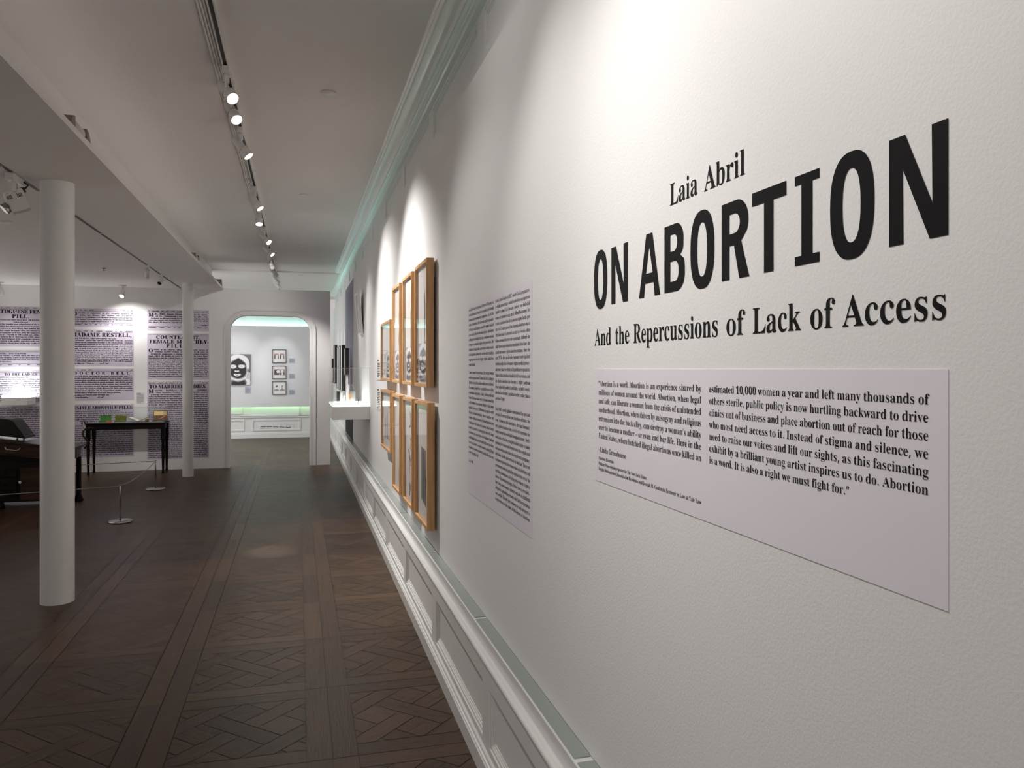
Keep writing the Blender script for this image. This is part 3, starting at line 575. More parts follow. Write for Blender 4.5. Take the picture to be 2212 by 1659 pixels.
def glyph(ch, thin, tol):
    key = (ch, thin, tol)
    if key not in _cache:
        cs, adv = GL[ch]
        # outer contours of this font run so that their signed area shares one sign
        sgn = 1.0 if sum(_area(c) for c in cs) > 0 else -1.0
        cs2 = [_thin(c, thin * sgn) if thin else c for c in cs]
        if tol:
            cs2 = [_simplify(c, tol) for c in cs2]
        # group holes with their outer contour
        outer = [c for c in cs2 if _area(c) * sgn > 0]
        holes = [c for c in cs2 if _area(c) * sgn <= 0]
        V = []; T = []
        for oc in outer:
            xs = [p[0] for p in oc]; ys = [p[1] for p in oc]
            hs = [h for h in holes if min(xs) <= h[0][0] <= max(xs) and min(ys) <= h[0][1] <= max(ys)]
            loops = [oc] + hs
            tri = tessellate_polygon([[Vector((p[0], p[1], 0)) for p in l] for l in loops])
            o = len(V)
            for l in loops:
                V += l
            T += [tuple(i + o for i in t) for t in tri]
        _cache[key] = (np.array(V, float).reshape(-1, 2), np.array(T, int).reshape(-1, 3), adv)
    return _cache[key]


SPACE = 0.36


def width(s):
    return sum(SPACE if c == ' ' else GL[c][1] for c in s)


class Text:
    def __init__(self, thin=0.0, tol=0.0):
        self.V = []; self.T = []; self.n = 0; self.thin = thin; self.tol = tol

    def line(self, s, x0, base, cap, x1=None, sx=0.9, just=True, align='l', track=0.0, stretch=1.12):
        """set one line; x1 with just stretches the spaces (or squeezes the letters) to fill the measure"""
        s = ''.join(c for c in s if c in GL or c == ' ')
        if not s.strip():
            return
        sp = s.count(' ')
        w = (width(s) * sx + track * (len(s) - 1)) * cap
        extra = 0.0; k = sx * cap
        if x1 is not None:
            room = x1 - x0
            if w > room:
                k *= room / w
            elif just and sp:
                g = min(room / w, stretch)
                k *= g
                extra = (room - w * g) / sp
            elif align == 'c':
                x0 = x0 + (room - w) / 2
            elif align == 'r':
                x0 = x1 - w
        x = x0
        for c in s:
            if c == ' ':
                x += SPACE * k + extra + track * cap
                continue
            V, T, adv = glyph(c, self.thin, self.tol)
            q = V.copy()
            q[:, 0] = x + q[:, 0] * k; q[:, 1] = base + q[:, 1] * cap
            self.V.append(q); self.T.append(T + self.n); self.n += len(q)
            x += adv * k + track * cap

    def rule(self, x0, x1, z0, z1):
        self.V.append(np.array([(x0, z0), (x1, z0), (x1, z1), (x0, z1)], float))
        self.T.append(np.array([(0, 1, 2), (0, 2, 3)]) + self.n); self.n += 4

    def loops(self, ls):
        tri = tessellate_polygon([[Vector((p[0], p[1], 0)) for p in l] for l in ls])
        V = [p for l in ls for p in l]
        self.V.append(np.array(V, float)); self.T.append(np.array(tri, int) + self.n); self.n += len(V)

    def para(self, s, x0, x1, top, pitch, cap, floor=-1e9, sx=0.9, indent=0.0):
        """fill justified lines downwards, returns the next baseline"""
        words = s.split(); b = top; i = 0; first = True
        while i < len(words) and b >= floor:
            xs = x0 + (indent if first else 0)
            cur = words[i]; i += 1
            while i < len(words) and width(cur + ' ' + words[i]) * sx * cap <= (x1 - xs) * 1.02:
                cur += ' ' + words[i]; i += 1
            self.line(cur, xs, b, cap, x1, sx, just=i < len(words))
            b -= pitch; first = False
        return b

    def build(self, name, m, O, U, W, parent=None, lift=0.0008):
        """map (u, v) onto the plane O + u U + v W, lifted along U x W"""
        O = np.array(O, float); U = np.array(U, float); W = np.array(W, float)
        nrm = np.cross(U, W)
        P = np.concatenate(self.V); T = np.concatenate(self.T)
        X = O + P[:, :1] * U + P[:, 1:] * W + nrm * lift
        if parent is not None:
            R = root_matrix(parent)
            X = X - np.array(R.translation)
        # one winding, facing along U x W
        a, b, c = X[T[:, 0]], X[T[:, 1]], X[T[:, 2]]
        flip = (np.cross(b - a, c - a) @ nrm) < 0
        T[flip] = T[flip][:, ::-1]
        me = bpy.data.meshes.new(name)
        me.vertices.add(len(X)); me.vertices.foreach_set('co', X.ravel())
        me.loops.add(len(T) * 3); me.loops.foreach_set('vertex_index', T.ravel().astype(np.int32))
        me.polygons.add(len(T))
        me.polygons.foreach_set('loop_start', np.arange(0, len(T) * 3, 3, dtype=np.int32))
        me.update(calc_edges=True)
        me.materials.append(m)
        o = bpy.data.objects.new(name, me)
        COL.objects.link(o)
        if parent is not None:
            o.parent = parent
        return o


# ------------------------------------------------------------------ materials
M_wall = mat('white_wall_paint', (0.81, 0.80, 0.79), 0.62, var=0.012, vscale=1.5, bump=0.10, bscale=190, spec=0.3)
M_paint = mat('white_eggshell_paint', (0.78, 0.77, 0.755), 0.38, var=0.012, vscale=2)
M_satin = mat('white_satin_paint', (0.78, 0.78, 0.765), 0.24, var=0.01, vscale=2)
M_ceil = mat('ceiling_paint', (0.76, 0.725, 0.70), 0.7, var=0.012, vscale=1.2, spec=0.2)
M_far = mat('pale_grey_paint', (0.72, 0.73, 0.74), 0.6, var=0.01, spec=0.3)
M_panel = mat('lavender_vinyl', (0.80, 0.765, 0.815), 0.5, var=0.01, spec=0.3)
M_news = mat('lavender_newsprint', (0.58, 0.535, 0.62), 0.6, var=0.08, vscale=5, spec=0.2)
M_ink = mat('black_vinyl', (0.009, 0.0085, 0.009), 0.6, var=0.05, spec=0.12)
M_print = mat('black_ink', (0.014, 0.012, 0.014), 0.7, var=0.05, spec=0.08)
M_news_ink = mat('newsprint_ink', (0.020, 0.012, 0.026), 0.7, var=0.2, spec=0.08)
M_oak = wood('oak_moulding', (0.46, 0.235, 0.09), (0.70, 0.41, 0.185), 0.42, 2, 5)
M_paper = mat('print_paper', (0.74, 0.70, 0.66), 0.6, var=0.02)
M_photo_dark = mat('photo_dark', (0.10, 0.075, 0.07), 0.5)
M_photo_mid = mat('photo_mid', (0.34, 0.30, 0.29), 0.5)
M_photo_lite = mat('photo_light', (0.80, 0.78, 0.78), 0.5)
M_glass = pane('frame_glazing', f0=0.03, edge=0.62)
M_acryl = pane('clear_acrylic', (0.97, 0.985, 0.98))
M_edge = mat('acrylic_edge', (0.72, 0.76, 0.75), 0.15, var=0.02)
M_white = mat('white_lacquer', (0.80, 0.79, 0.77), 0.3, var=0.01)
M_lampw = mat('white_lamp_metal', (0.72, 0.70, 0.68), 0.35, var=0.02)
M_chrome = mat('bright_chrome', (0.75, 0.74, 0.72), 0.12, 1.0, var=0.03)
M_steel = mat('brushed_steel', (0.42, 0.41, 0.40), 0.28, 1.0, var=0.05)
M_dark = mat('dark_slot', (0.02, 0.018, 0.016), 0.5)
M_black = mat('black_lacquer', (0.012, 0.011, 0.011), 0.3, var=0.1)
M_mahog = wood('dark_mahogany', (0.018, 0.009, 0.006), (0.052, 0.023, 0.014), 0.30, 0, 4, 0.2)
M_darkwood = wood('blackened_wood', (0.005, 0.004, 0.0035), (0.011, 0.007, 0.005), 0.45, 0, 4, 0.10)
M_purple = mat('purple_wall_graphic', (0.25, 0.19, 0.30), 0.5, var=0.04)
M_lens = emit('lamp_lens', (1.0, 0.95, 0.88), 12.0)
M_lens_dim = emit('dim_lamp_lens', (1.0, 0.96, 0.9), 4.0)

# ------------------------------------------------------------------ floor: versailles parquet
PX, PY, X0, Y0 = 0.719, 0.7013, 0.128, 3.104


def clip(poly, a, b, c):
    """keep a x + b y <= c"""
    out = []
    for i in range(len(poly)):
        p, q = poly[i - 1], poly[i]
        dp, dq = a * p[0] + b * p[1] - c, a * q[0] + b * q[1] - c
        if (dp <= 0) != (dq <= 0):
            t = dp / (dp - dq)
            out.append((p[0] + t * (q[0] - p[0]), p[1] + t * (q[1] - p[1])))
        if dq <= 0:
            out.append(q)
    return out


def inset(poly, d):
    ar = _area(poly)
    if abs(ar) < 2e-4:
        return []
    if ar < 0:
        poly = poly[::-1]
    res = poly
    for i in range(len(poly)):
        p, q = poly[i], poly[(i + 1) % len(poly)]
        l = math.hypot(q[0] - p[0], q[1] - p[1])
        if l < 1e-6:
            continue
        a, b = (q[1] - p[1]) / l, -(q[0] - p[0]) / l
        res = clip(res, a, b, a * p[0] + b * p[1] - d)
        if len(res) < 3:
            return []
    return res


def panel_boards():
    """one parquet panel in a unit cell centred on 0: (polygon, board direction)"""
    hx, hy, w = PX / 2, PY / 2, 0.098
    out = [([(-hx, -hy), (-hx + w, -hy), (-hx + w, hy), (-hx, hy)], (0, 1)),
           ([(hx - w, -hy), (hx, -hy), (hx, hy), (hx - w, hy)], (0, 1)),
           ([(-hx + w, -hy), (hx - w, -hy), (hx - w, -hy + w), (-hx + w, -hy + w)], (1, 0)),
           ([(-hx + w, hy - w), (hx - w, hy - w), (hx - w, hy), (-hx + w, hy)], (1, 0))]
    r = math.sqrt(0.5)
    Lc, sw = 0.232, 0.092

    def box(p0, p1, q0, q1):
        pts = [((p - q) * r, (p + q) * r) for p, q in ((p0, q0), (p1, q0), (p1, q1), (p0, q1))]
        for a, b, c in ((1, 0, hx - w), (-1, 0, hx - w), (0, 1, hy - w), (0, -1, hy - w)):
            pts = clip(pts, a, b, c)
            if len(pts) < 3:
                return None
        return pts
    n = 3
    h = sw / 2
    for i in range(-n, n + 1):
        for j in range(-n, n + 1):
            P, Q = i * Lc, j * Lc
            over = (i + j) % 2 == 0
            # square infill
            for b, d in ((box(P + h, P + Lc - h, Q + h, Q + Lc - h), (r, r) if over else (-r, r)),
                         # strip along q at p = P (passes over at even crossings)
                         (box(P - h, P + h, Q - (Lc - h), Q + (Lc - h)), (-r, r)) if over else (None, None),
                         # strip along p at q = Q (passes over at odd crossings)
                         (box(P - (Lc - h), P + (Lc - h), Q - h, Q + h), (r, r)) if not over else (None, None)):
                if b:
                    out.append((b, d))
    return out


BOARDS = [(inset(p, 0.0016), d) for p, d in panel_boards()]
BOARDS = [(p, d) for p, d in BOARDS if len(p) >= 3]
fv = []; ff = []; fc = []; fu = []
XL, XR, YB, YT = -5.2, 0.66, -2.8, 19.0
ix0, ix1 = math.floor((XL - X0) / PX), math.ceil((XR - X0) / PX)
iy0, iy1 = math.floor((YB - Y0) / PY), math.ceil((YT - Y0) / PY)
for ix in range(ix0, ix1):
    for iy in range(iy0, iy1):
        cx0, cy0 = X0 + (ix + 0.5) * PX, Y0 + (iy + 0.5) * PY
        tone = random.uniform(0.25, 0.75); hue = random.random()
        flip = random.random() < 0.5
        for p, d in BOARDS:
            if flip:
                p = [(-x, y) for x, y in p][::-1]; d = (-d[0], d[1])
            q = [(cx0 + x, cy0 + y) for x, y in p]
            for a, b, c in ((1, 0, XR), (-1, 0, -XL), (0, 1, YT), (0, -1, -YB)):
                q = clip(q, a, b, c)
                if len(q) < 3:
                    break
            if len(q) < 3:
                continue
            o = len(fv)
            fv += [(x, y, 0.0) for x, y in q]
            ff.append(list(range(o, o + len(q))))
            t = min(1, max(0, tone + random.uniform(-0.28, 0.28)))
            ou, ov = random.uniform(0, 9), random.uniform(0, 9)
            for x, y in q:
                fc += [t, hue, random.random() * 0, 1]
                fu += [x * d[0] + y * d[1] + ou, -x * d[1] + y * d[0] + ov]
o = len(fv)
fv += [(XL, YB, -0.004), (XR, YB, -0.004), (XR, YT, -0.004), (XL, YT, -0.004)]
ff.append([o, o + 1, o + 2, o + 3]); fc += [0, 0, 0, 1] * 4; fu += [0, 0] * 4
me = bpy.data.meshes.new('floor')
me.from_pydata(fv, [], ff)
ca = me.color_attributes.new('board', 'FLOAT_COLOR', 'CORNER'); ca.data.foreach_set('color', fc)
uv = me.uv_layers.new(name='grain'); uv.data.foreach_set('uv', fu)
floor = bpy.data.objects.new('floor', me); COL.objects.link(floor); struct(floor)
m = bpy.data.materials.new('old_oak_parquet')
N, L = nt(m)
b = N['Principled BSDF']
at = N.new('ShaderNodeAttribute'); at.attribute_name = 'board'
se = N.new('ShaderNodeSeparateColor'); L.new(at.outputs['Color'], se.inputs[0])
uvn = N.new('ShaderNodeUVMap'); uvn.uv_map = 'grain'
mp = N.new('ShaderNodeMapping'); mp.inputs['Scale'].default_value = (5, 60, 1); L.new(uvn.outputs[0], mp.inputs[0])
g1 = N.new('ShaderNodeTexNoise'); g1.inputs['Scale'].default_value = 1; g1.inputs['Detail'].default_value = 6; g1.inputs['Distortion'].default_value = 1.2
L.new(mp.outputs[0], g1.inputs['Vector'])
cr = N.new('ShaderNodeValToRGB')
cr.color_ramp.elements[0].color = (0.010, 0.005, 0.0023, 1); cr.color_ramp.elements[1].color = (0.135, 0.074, 0.036, 1)
cr.color_ramp.elements[0].position = 0.05; cr.color_ramp.elements[1].position = 0.95
ad = N.new('ShaderNodeMath'); ad.operation = 'MULTIPLY_ADD'; ad.inputs[1].default_value = 0.55
L.new(g1.outputs['Fac'], ad.inputs[0])
hm = N.new('ShaderNodeMath'); hm.operation = 'MULTIPLY'; hm.inputs[1].default_value = 0.52
L.new(se.outputs[0], hm.inputs[0]); L.new(hm.outputs[0], ad.inputs[2]); L.new(ad.outputs[0], cr.inputs[0])
# worn patches
tc = N.new('ShaderNodeTexCoord'); w1 = N.new('ShaderNodeTexNoise'); w1.inputs['Scale'].default_value = 1.1; w1.inputs['Detail'].default_value = 4
L.new(tc.outputs['Object'], w1.inputs['Vector'])
mx = N.new('ShaderNodeMix'); mx.data_type = 'RGBA'; mx.blend_type = 'MULTIPLY'; mx.inputs[0].default_value = 0.5
wr = N.new('ShaderNodeValToRGB'); wr.color_ramp.elements[0].position = 0.3; wr.color_ramp.elements[1].position = 0.75
wr.color_ramp.elements[0].color = (0.45, 0.42, 0.40, 1); wr.color_ramp.elements[1].color = (1, 1, 1, 1)
L.new(w1.outputs['Fac'], wr.inputs[0]); L.new(cr.outputs[0], mx.inputs[6]); L.new(wr.outputs[0], mx.inputs[7])
L.new(mx.outputs[2], b.inputs['Base Color'])
rr = N.new('ShaderNodeMapRange'); rr.inputs['To Min'].default_value = 0.30; rr.inputs['To Max'].default_value = 0.48
L.new(g1.outputs['Fac'], rr.inputs['Value']); L.new(rr.outputs[0], b.inputs['Roughness'])
bp = N.new('ShaderNodeBump'); bp.inputs['Strength'].default_value = 0.35; bp.inputs['Distance'].default_value = 0.004
L.new(g1.outputs['Fac'], bp.inputs['Height']); L.new(bp.outputs[0], b.inputs['Normal'])
b.inputs['Specular IOR Level'].default_value = 0.26
me.materials.append(m)

# ------------------------------------------------------------------ ceilings
HC, ZS, YP, YF = 3.16, 2.70, 12.66, 17.9
c = MB()
c.box(-1.62, 0.95, -2.8, 13.9, HC, HC + 0.1)
c.box(-5.2, 0.95, 13.9, 19.0, HC - 0.025, HC + 0.1)
struct(c.build('ceiling', M_ceil))
c = MB()
c.box(-5.2, -1.10, -2.8, YP, ZS, ZS + 0.035)
c.box(-1.5, -1.385, -2.8, 13.9, ZS + 0.035, HC + 0.05)
struct(c.build('ceiling', M_ceil))

# ------------------------------------------------------------------ right wall: old panelling behind a newer exhibition wall
XW = 0.744           # face of the exhibition wall
YE = 17.9
PAN = [(-1.5, -0.68), (-0.52, 0.64), (0.78, 2.0), (2.14, 3.36), (3.5, 4.71), (4.87, 6.07), (6.23, 7.43), (7.59, 8.79), (8.95, 10.15),
       (10.31, 11.51), (11.67, 12.87), (13.03, 14.23), (14.39, 15.59), (15.75, 16.95)]


def panelled(mb, x, z0, z1, pans, pz0, pz1, depth, mw):
    """wall face at x with recessed panels (stepped moulding round each)"""
    ys = [-2.8]
    for a, b in pans:
        ys += [a, b]
    ys.append(YE)
    mb.box(x, x + 0.06, -2.8, YE, z0, pz0)
    mb.box(x, x + 0.06, -2.8, YE, pz1, z1)
    for i in range(0, len(ys), 2):
        mb.box(x, x + 0.06, ys[i], ys[i + 1], pz0, pz1)
    for a, b in pans:
        mb.box(x + depth, x + depth + 0.03, a, b, pz0, pz1)
        for k, (d0, d1, t) in enumerate(((0, mw * .45, depth * .35), (mw * .45, mw * .7, depth * .62), (mw * .7, mw, depth * .85))):
            for q in ((a + d0, b - d0, pz0 + d0, pz0 + d1), (a + d0, b - d0, pz1 - d1, pz1 - d0),
                      (a + d0, a + d1, pz0 + d1, pz1 - d1), (b - d1, b - d0, pz0 + d1, pz1 - d1)):
                mb.box(x + t, x + depth + 0.004, q[0], q[1], q[2], q[3])


w = MB()
panelled(w, 0.785, 2.62, 3.13, PAN, 2.896, 3.070, 0.012, 0.026)
w.box(0.785, 0.845, -2.8, YE, 0.3, 2.62)
struct(w.build('wall_right', M_paint))
# cornice
prof = [(0.60, HC), (0.604, 3.155), (0.613, 3.154), (0.616, 3.148), (0.630, 3.1465)]
for k in range(9):
    t = math.pi / 2 * k / 8
    prof.append((0.637 + 0.071 * math.sin(t), 3.144 - 0.032 * (1 - math.cos(t))))
prof += [(0.712, 3.112), (0.712, 3.108), (0.722, 3.107), (0.724, 3.103), (0.736, 3.102), (0.738, 3.098), (0.750, 3.097),
         (0.760, 3.094), (0.787, 3.092), (0.80, HC)]
c = MB(); c.sweep(prof, -2.8, YE, closed=True)
struct(c.build('trim_1', M_satin))
# wainscot with base moulding
WP = [(-1.63, -0.64), (-0.53, 0.53), (0.64, 1.66), (1.76, 2.78), (2.89, 3.93), (4.05, 5.08), (5.18, 6.2)]
WP += [(6.31 + 1.13 * k, 7.33 + 1.13 * k) for k in range(10)]
w = MB()
panelled(w, 0.668, 0.0, 0.41, WP, 0.122, 0.335, 0.016, 0.030)
struct(w.build('trim_2', M_paint))
c = MB()
c.sweep([(0.648, 0.0), (0.648, 0.068), (0.652, 0.072), (0.652, 0.078), (0.658, 0.080), (0.660, 0.090), (0.668, 0.096), (0.68, 0.096), (0.68, 0.0)],
        -2.8, YE, closed=True)
struct(c.build('baseboard_right', M_satin))
# rail with a rounded nosing and a hollow curve up to the wall
prof = [(0.79, 0.398), (0.667, 0.398), (0.6645, 0.402)]
for k in range(7):
    t = math.pi - math.pi / 2 * k / 6
    prof.append((0.6745 + 0.0115 * math.cos(t), 0.4095 + 0.0115 * math.sin(t)))
for k in range(1, 7):
    t = math.pi / 2 * k / 6
    prof.append((0.6825 + 0.008 * math.sin(t), 0.421 + 0.008 * (1 - math.cos(t))))
prof += [(0.6920, 0.474), (0.6945, 0.4770), (0.79, 0.4770)]
c = MB(); c.sweep(prof, -2.8, YE, closed=True, smooth=False)
ledge = struct(c.build('trim_3', M_satin))
M_diff = mat('shade_grey_glass_channel', (0.30, 0.335, 0.32), 0.2, var=0.02)  # glass strips, darkened and widened to carry the shade of the hollow
k = -1.69
while k < 12.2:
    d = MB()
    d.box(0.6975, 0.7430, k, k + 1.188, 0.476, 0.4803)
    d.build('shade_diffuser_strip', M_diff, ledge)
    k += 1.213
# exhibition wall
ZT, ZB = 2.783, 0.4812
w = MB(); w.box(XW, XW + 0.015, -2.8, YE, ZB, ZT)
show_wall = struct(w.build('wall_right', M_wall))
# LED lines in the gap behind it
for y0, y1, st in ((0.5, 7.5, 1.1), (7.5, 12.6, 2.6), (12.6, 17.7, 5.0)):
    d = MB(); d.box(0.764, 0.780, y0, y1, 2.755, 2.763)
    d.build('light_strip', emit('cyan_led', (0.36, 1.0, 0.84), st), show_wall)

# ------------------------------------------------------------------ end partition with arched doorway
AX0, AX1, ATOP, AR = -1.005, 0.167, 2.318, 0.235


def arch(x0, x1, top, r, n=10):
    pts = [(x0, 0), (x0, top - r)]
    for k in range(1, n):
        t = math.pi - math.pi / 2 * k / n
        pts.append((x0 + r + r * math.cos(t), top - r + r * math.sin(t)))
    pts += [(x0 + r, top), (x1 - r, top)]
    for k in range(1, n):
        t = math.pi / 2 - math.pi / 2 * k / n
        pts.append((x1 - r + r * math.cos(t), top - r + r * math.sin(t)))
    pts += [(x1, top - r), (x1, 0)]
    return pts


w = MB()
op = arch(AX0, AX1, ATOP, AR)
outer = [(0.478, 0), (0.478, 2.722), (-5.2, 2.722), (-5.2, 0)]
for yy in (YP, YP + 0.16):
    w.poly([outer + op], (0, yy, 0), (1, 0, 0), (0, 0, 1))
lp = outer + op
n = len(lp)
w.add([(x, YP, z) for x, z in lp] + [(x, YP + 0.16, z) for x, z in lp], [(i, (i + 1) % n, n + (i + 1) % n, n + i) for i in range(n)])
struct(w.build('wall_end', M_wall))
# moulded casing round the opening: stepped bands
d1 = MB()
for off0, off1, proud in ((0.0, 0.030, 0.020), (0.030, 0.070, 0.013), (0.070, 0.094, 0.022)):
    a = arch(AX0 - off0, AX1 + off0, ATOP + off0, AR + off0)
    b2 = arch(AX0 - off1, AX1 + off1, ATOP + off1, AR + off1)
    n = len(a)
    y0, y1 = YP - proud, YP
    vs = [(x, y0, z) for x, z in a] + [(x, y0, z) for x, z in b2] + [(x, y1, z) for x, z in a] + [(x, y1, z) for x, z in b2]
    fs = []
    for i in range(n - 1):
        fs += [(i, i + 1, n + i + 1, n + i), (i, 2 * n + i, 2 * n + i + 1, i + 1), (n + i, n + i + 1, 3 * n + i + 1, 3 * n + i)]
    fs += [(0, n, 3 * n, 2 * n), (n - 1, 3 * n - 1, 4 * n - 1, 2 * n - 1)]
    d1.add(vs, fs)
struct(d1.build('door_1', M_paint))
w = MB(); w.box(-5.3, -5.2, -2.8, 19.0, 0, 3.2)
struct(w.build('wall_left', M_wall))
for nm_, y0, y1, z0, z1, n_ in (('side_fill_frame', 5.4, 11.8, 0.45, 2.15, 6), ('back_fill_frame', 14.1, 16.7, 0.75, 2.45, 3)):  # added frames dressing the two left-wall fill lights as windows
    w = MB()
    w.box(-5.2, -5.13, y0 - 0.08, y1 + 0.08, z0 - 0.08, z0); w.box(-5.2, -5.13, y0 - 0.08, y1 + 0.08, z1, z1 + 0.08)
    for k in range(n_ + 1):
        yy = y0 + (y1 - y0) * k / n_
        w.box(-5.2, -5.13, yy - 0.03, yy + 0.03, z0, z1)
    struct(w.build(nm_, M_paint))

# ------------------------------------------------------------------ room beyond the doorway
w = MB()
w.box(-5.2, 0.66, YF + 0.13, YF + 0.25, 0.3, 3.14)
struct(w.build('wall_far', M_paint))
w = MB(); w.box(-5.2, 0.62, YF, YF + 0.02, 0.675, 2.435)
back_wall = struct(w.build('wall_far', M_far))
w = MB()
# panelled dado below
w.box(-5.2, 0.62, YF + 0.012, YF + 0.13, 0.09, 0.47)
w.box(-5.2, 0.62, YF - 0.012, YF + 0.13, 0.0, 0.085)
w.box(-5.2, 0.62, YF - 0.004, YF + 0.13, 0.085, 0.11)
for x0, x1 in ((-2.25, -1.13), (-0.97, 0.05), (0.21, 0.55)):
    for q in ((x0, x1, 0.155, 0.185), (x0, x1, 0.375, 0.405), (x0, x0 + 0.03, 0.185, 0.375), (x1 - 0.03, x1, 0.185, 0.375)):
        w.box(q[0], q[1], YF - 0.004, YF + 0.02, q[2], q[3])
w.box(-5.2, 0.62, YF - 0.02, YF + 0.13, 0.445, 0.470)
struct(w.build('trim_4', M_satin))
# blanked window behind the exhibition wall, lit by the strips
wn = MB(); wn.box(-0.986, 0.02, YF + 0.105, YF + 0.13, 0.47, 2.72)
struct(wn.build('window_1', mat('window_blind', (0.80, 0.82, 0.80), 0.5)))
wp = MB()
for x0, x1 in ((-2.4, -1.13), (0.17, 0.6)):
    wp.box(x0, x1, YF + 0.112, YF + 0.13, 2.50, 2.72); wp.box(x0 + 0.06, x1 - 0.06, YF + 0.105, YF + 0.13, 2.535, 2.60)
    wp.box(x0 + 0.05, x1 - 0.05, YF + 0.112, YF + 0.13, 0.52, 0.66)
struct(wp.build('trim_5', M_paint))
d = MB(); d.box(-3.6, 0.6, YF + 0.03, YF + 0.04, 2.40, 2.412)
d.build('light_strip', emit('cyan_led_back', (0.42, 1.0, 0.90), 22.0), back_wall)
d = MB(); d.box(-3.6, 0.6, YF + 0.03, YF + 0.04, 0.70, 0.712)
d.build('light_strip', emit('green_led_back', (0.55, 1.0, 0.50), 9.0), back_wall)
# heating grille in the dado
g = thing('vent_grille', 'white slotted heating grille in the dado beyond the doorway', 'vent', (-0.46, YF + 0.012, 0.20))
q = MB(); q.box(-0.86, -0.10, YF + 0.006, YF + 0.0118, 0.170, 0.292); q.build('grille_plate', M_paint, g, bevel=0.002)
for r_ in range(2):
    for k in range(5):
        q = MB(); x0 = -0.80 + k * 0.13
        q.box(x0, x0 + 0.115, YF + 0.0045, YF + 0.0065, 0.208 + r_ * 0.032, 0.222 + r_ * 0.032)
        q.build('slot', M_dark, g)

# ------------------------------------------------------------------ title lettering on the right wall
RW = dict(O=(XW, 0, 0), U=(0, -1, 0), W=(0, 0, 1))   # u = -y, v = z, normal towards the room


def ell(cx, cy, rx, ry, p=2.0, a0=0.0, a1=2 * math.pi, n=28):
    out = []
    for k in range(n + (0 if abs(a1 - a0 - 2 * math.pi) < 1e-6 else 1)):
        t = a0 + (a1 - a0) * k / n
        c, s = math.cos(t), math.sin(t)
        out.append((cx + rx * math.copysign(abs(c) ** (2 / p), c), cy + ry * math.copysign(abs(s) ** (2 / p), s)))
    return out


def bowl(x0, x1, y0, y1, r):
    """D shape outline: straight left side, rounded right corners"""
    r = min(r, (y1 - y0) / 2)
    pts = [(x0, y0)]
    for k in range(11):
        t = -math.pi / 2 + math.pi / 2 * k / 10
        pts.append((x1 - r * 1.0 + r * math.cos(t), y0 + r + r * math.sin(t)))
    for k in range(11):
        t = math.pi / 2 * k / 10
        pts.append((x1 - r + r * math.cos(t), y1 - r + r * math.sin(t)))
    pts.append((x0, y1))
    return pts


def letter(ch, x0, x1, b, t):
    """heavy condensed capitals, stem about a quarter of the width"""
    H = t - b; s = 0.0268; h = 0.0225; w = x1 - x0
    if ch == 'O':
        o = 0.006
        cx, cy = (x0 + x1) / 2, (b + t) / 2
        return [[ell(cx, cy, w / 2, H / 2 + o, 2.45, n=48), ell(cx, cy, w / 2 - s, H / 2 + o - h - 0.001, 2.3, n=48)[::-1]]]
    if ch == 'N':
        return [[[(x0, b), (x0 + s * .94, b), (x0 + s * .90, t - 0.043), (x1 - s * 1.06, b), (x1, b), (x1, t), (x1 - s * .94, t),
                  (x1 - s * .90, b + 0.043), (x0 + s * 1.06, t), (x0, t)]]]
    if ch == 'A':
        m = (x0 + x1) / 2; a = 0.0155
        i0 = b + 0.030; i1 = i0 + 0.0215
        k = lambda z: (z - b) / H
        lo = lambda z: x0 + s * 1.0 + (m - 0.0002 - x0 - s * 1.0) * k(z) * 1.02
        top = t - 0.028
        return [[[(x0, b), (x0 + s * .98, b), (x0 + s * .98 + 0.0058, i0), (x1 - s * .98 - 0.0058, i0), (x1 - s * .98, b), (x1, b), (m + a, t), (m - a, t)],
                 [(x0 + s * .98 + 0.0100, i1), (m, top), (x1 - s * .98 - 0.0100, i1)][::-1]]]
    if ch == 'B':
        mid = b + H * 0.525
        hh = h * .92
        low = [p for p in bowl(x0, x1, b, mid + hh * .45, 0.034)[1:-1] if p[1] <= mid - 0.0055]
        upp = [p for p in bowl(x0, x1 - 0.006, mid - hh * .45, t, 0.031)[1:-1] if p[1] >= mid + 0.0035]
        return [[[(x0, b)] + low + [(x1 - 0.0195, mid)] + upp + [(x0, t)],
                 bowl(x0 + s, x1 - s * .98, b + hh, mid - hh * .5, 0.017)[::-1], bowl(x0 + s, x1 - 0.006 - s * .98, mid + hh * .5, t - hh, 0.016)[::-1]]]
    if ch == 'R':
        mid = b + H * 0.44
        leg = x1 - s * 1.18
        return [[[(x0, b), (x0 + s, b), (x0 + s, mid - 0.001), (x0 + w * .46, mid - 0.001), (leg, b), (x1, b), (x0 + w * .72, mid + 0.004)]
                 + bowl(x0, x1 - 0.003, mid, t, 0.037)[8:-1] + [(x0, t)],
                 bowl(x0 + s, x1 - 0.003 - s, mid + h * .9, t - h, 0.018)[::-1]]]
    m = (x0 + x1) / 2

    def rect(xa, xb, za, zb):
        return [[(xa, za), (xb, za), (xb, zb), (xa, zb)]]
    if ch == 'T':
        return [rect(m - s / 2, m + s / 2, b, t - h), rect(x0, x1, t - h, t)]
    if ch == 'I':
        q = 0.0145
        return [rect(x0, x1, b, b + q), rect(m - s / 2, m + s / 2, b + q, t - q), rect(x0, x1, t - q, t)]


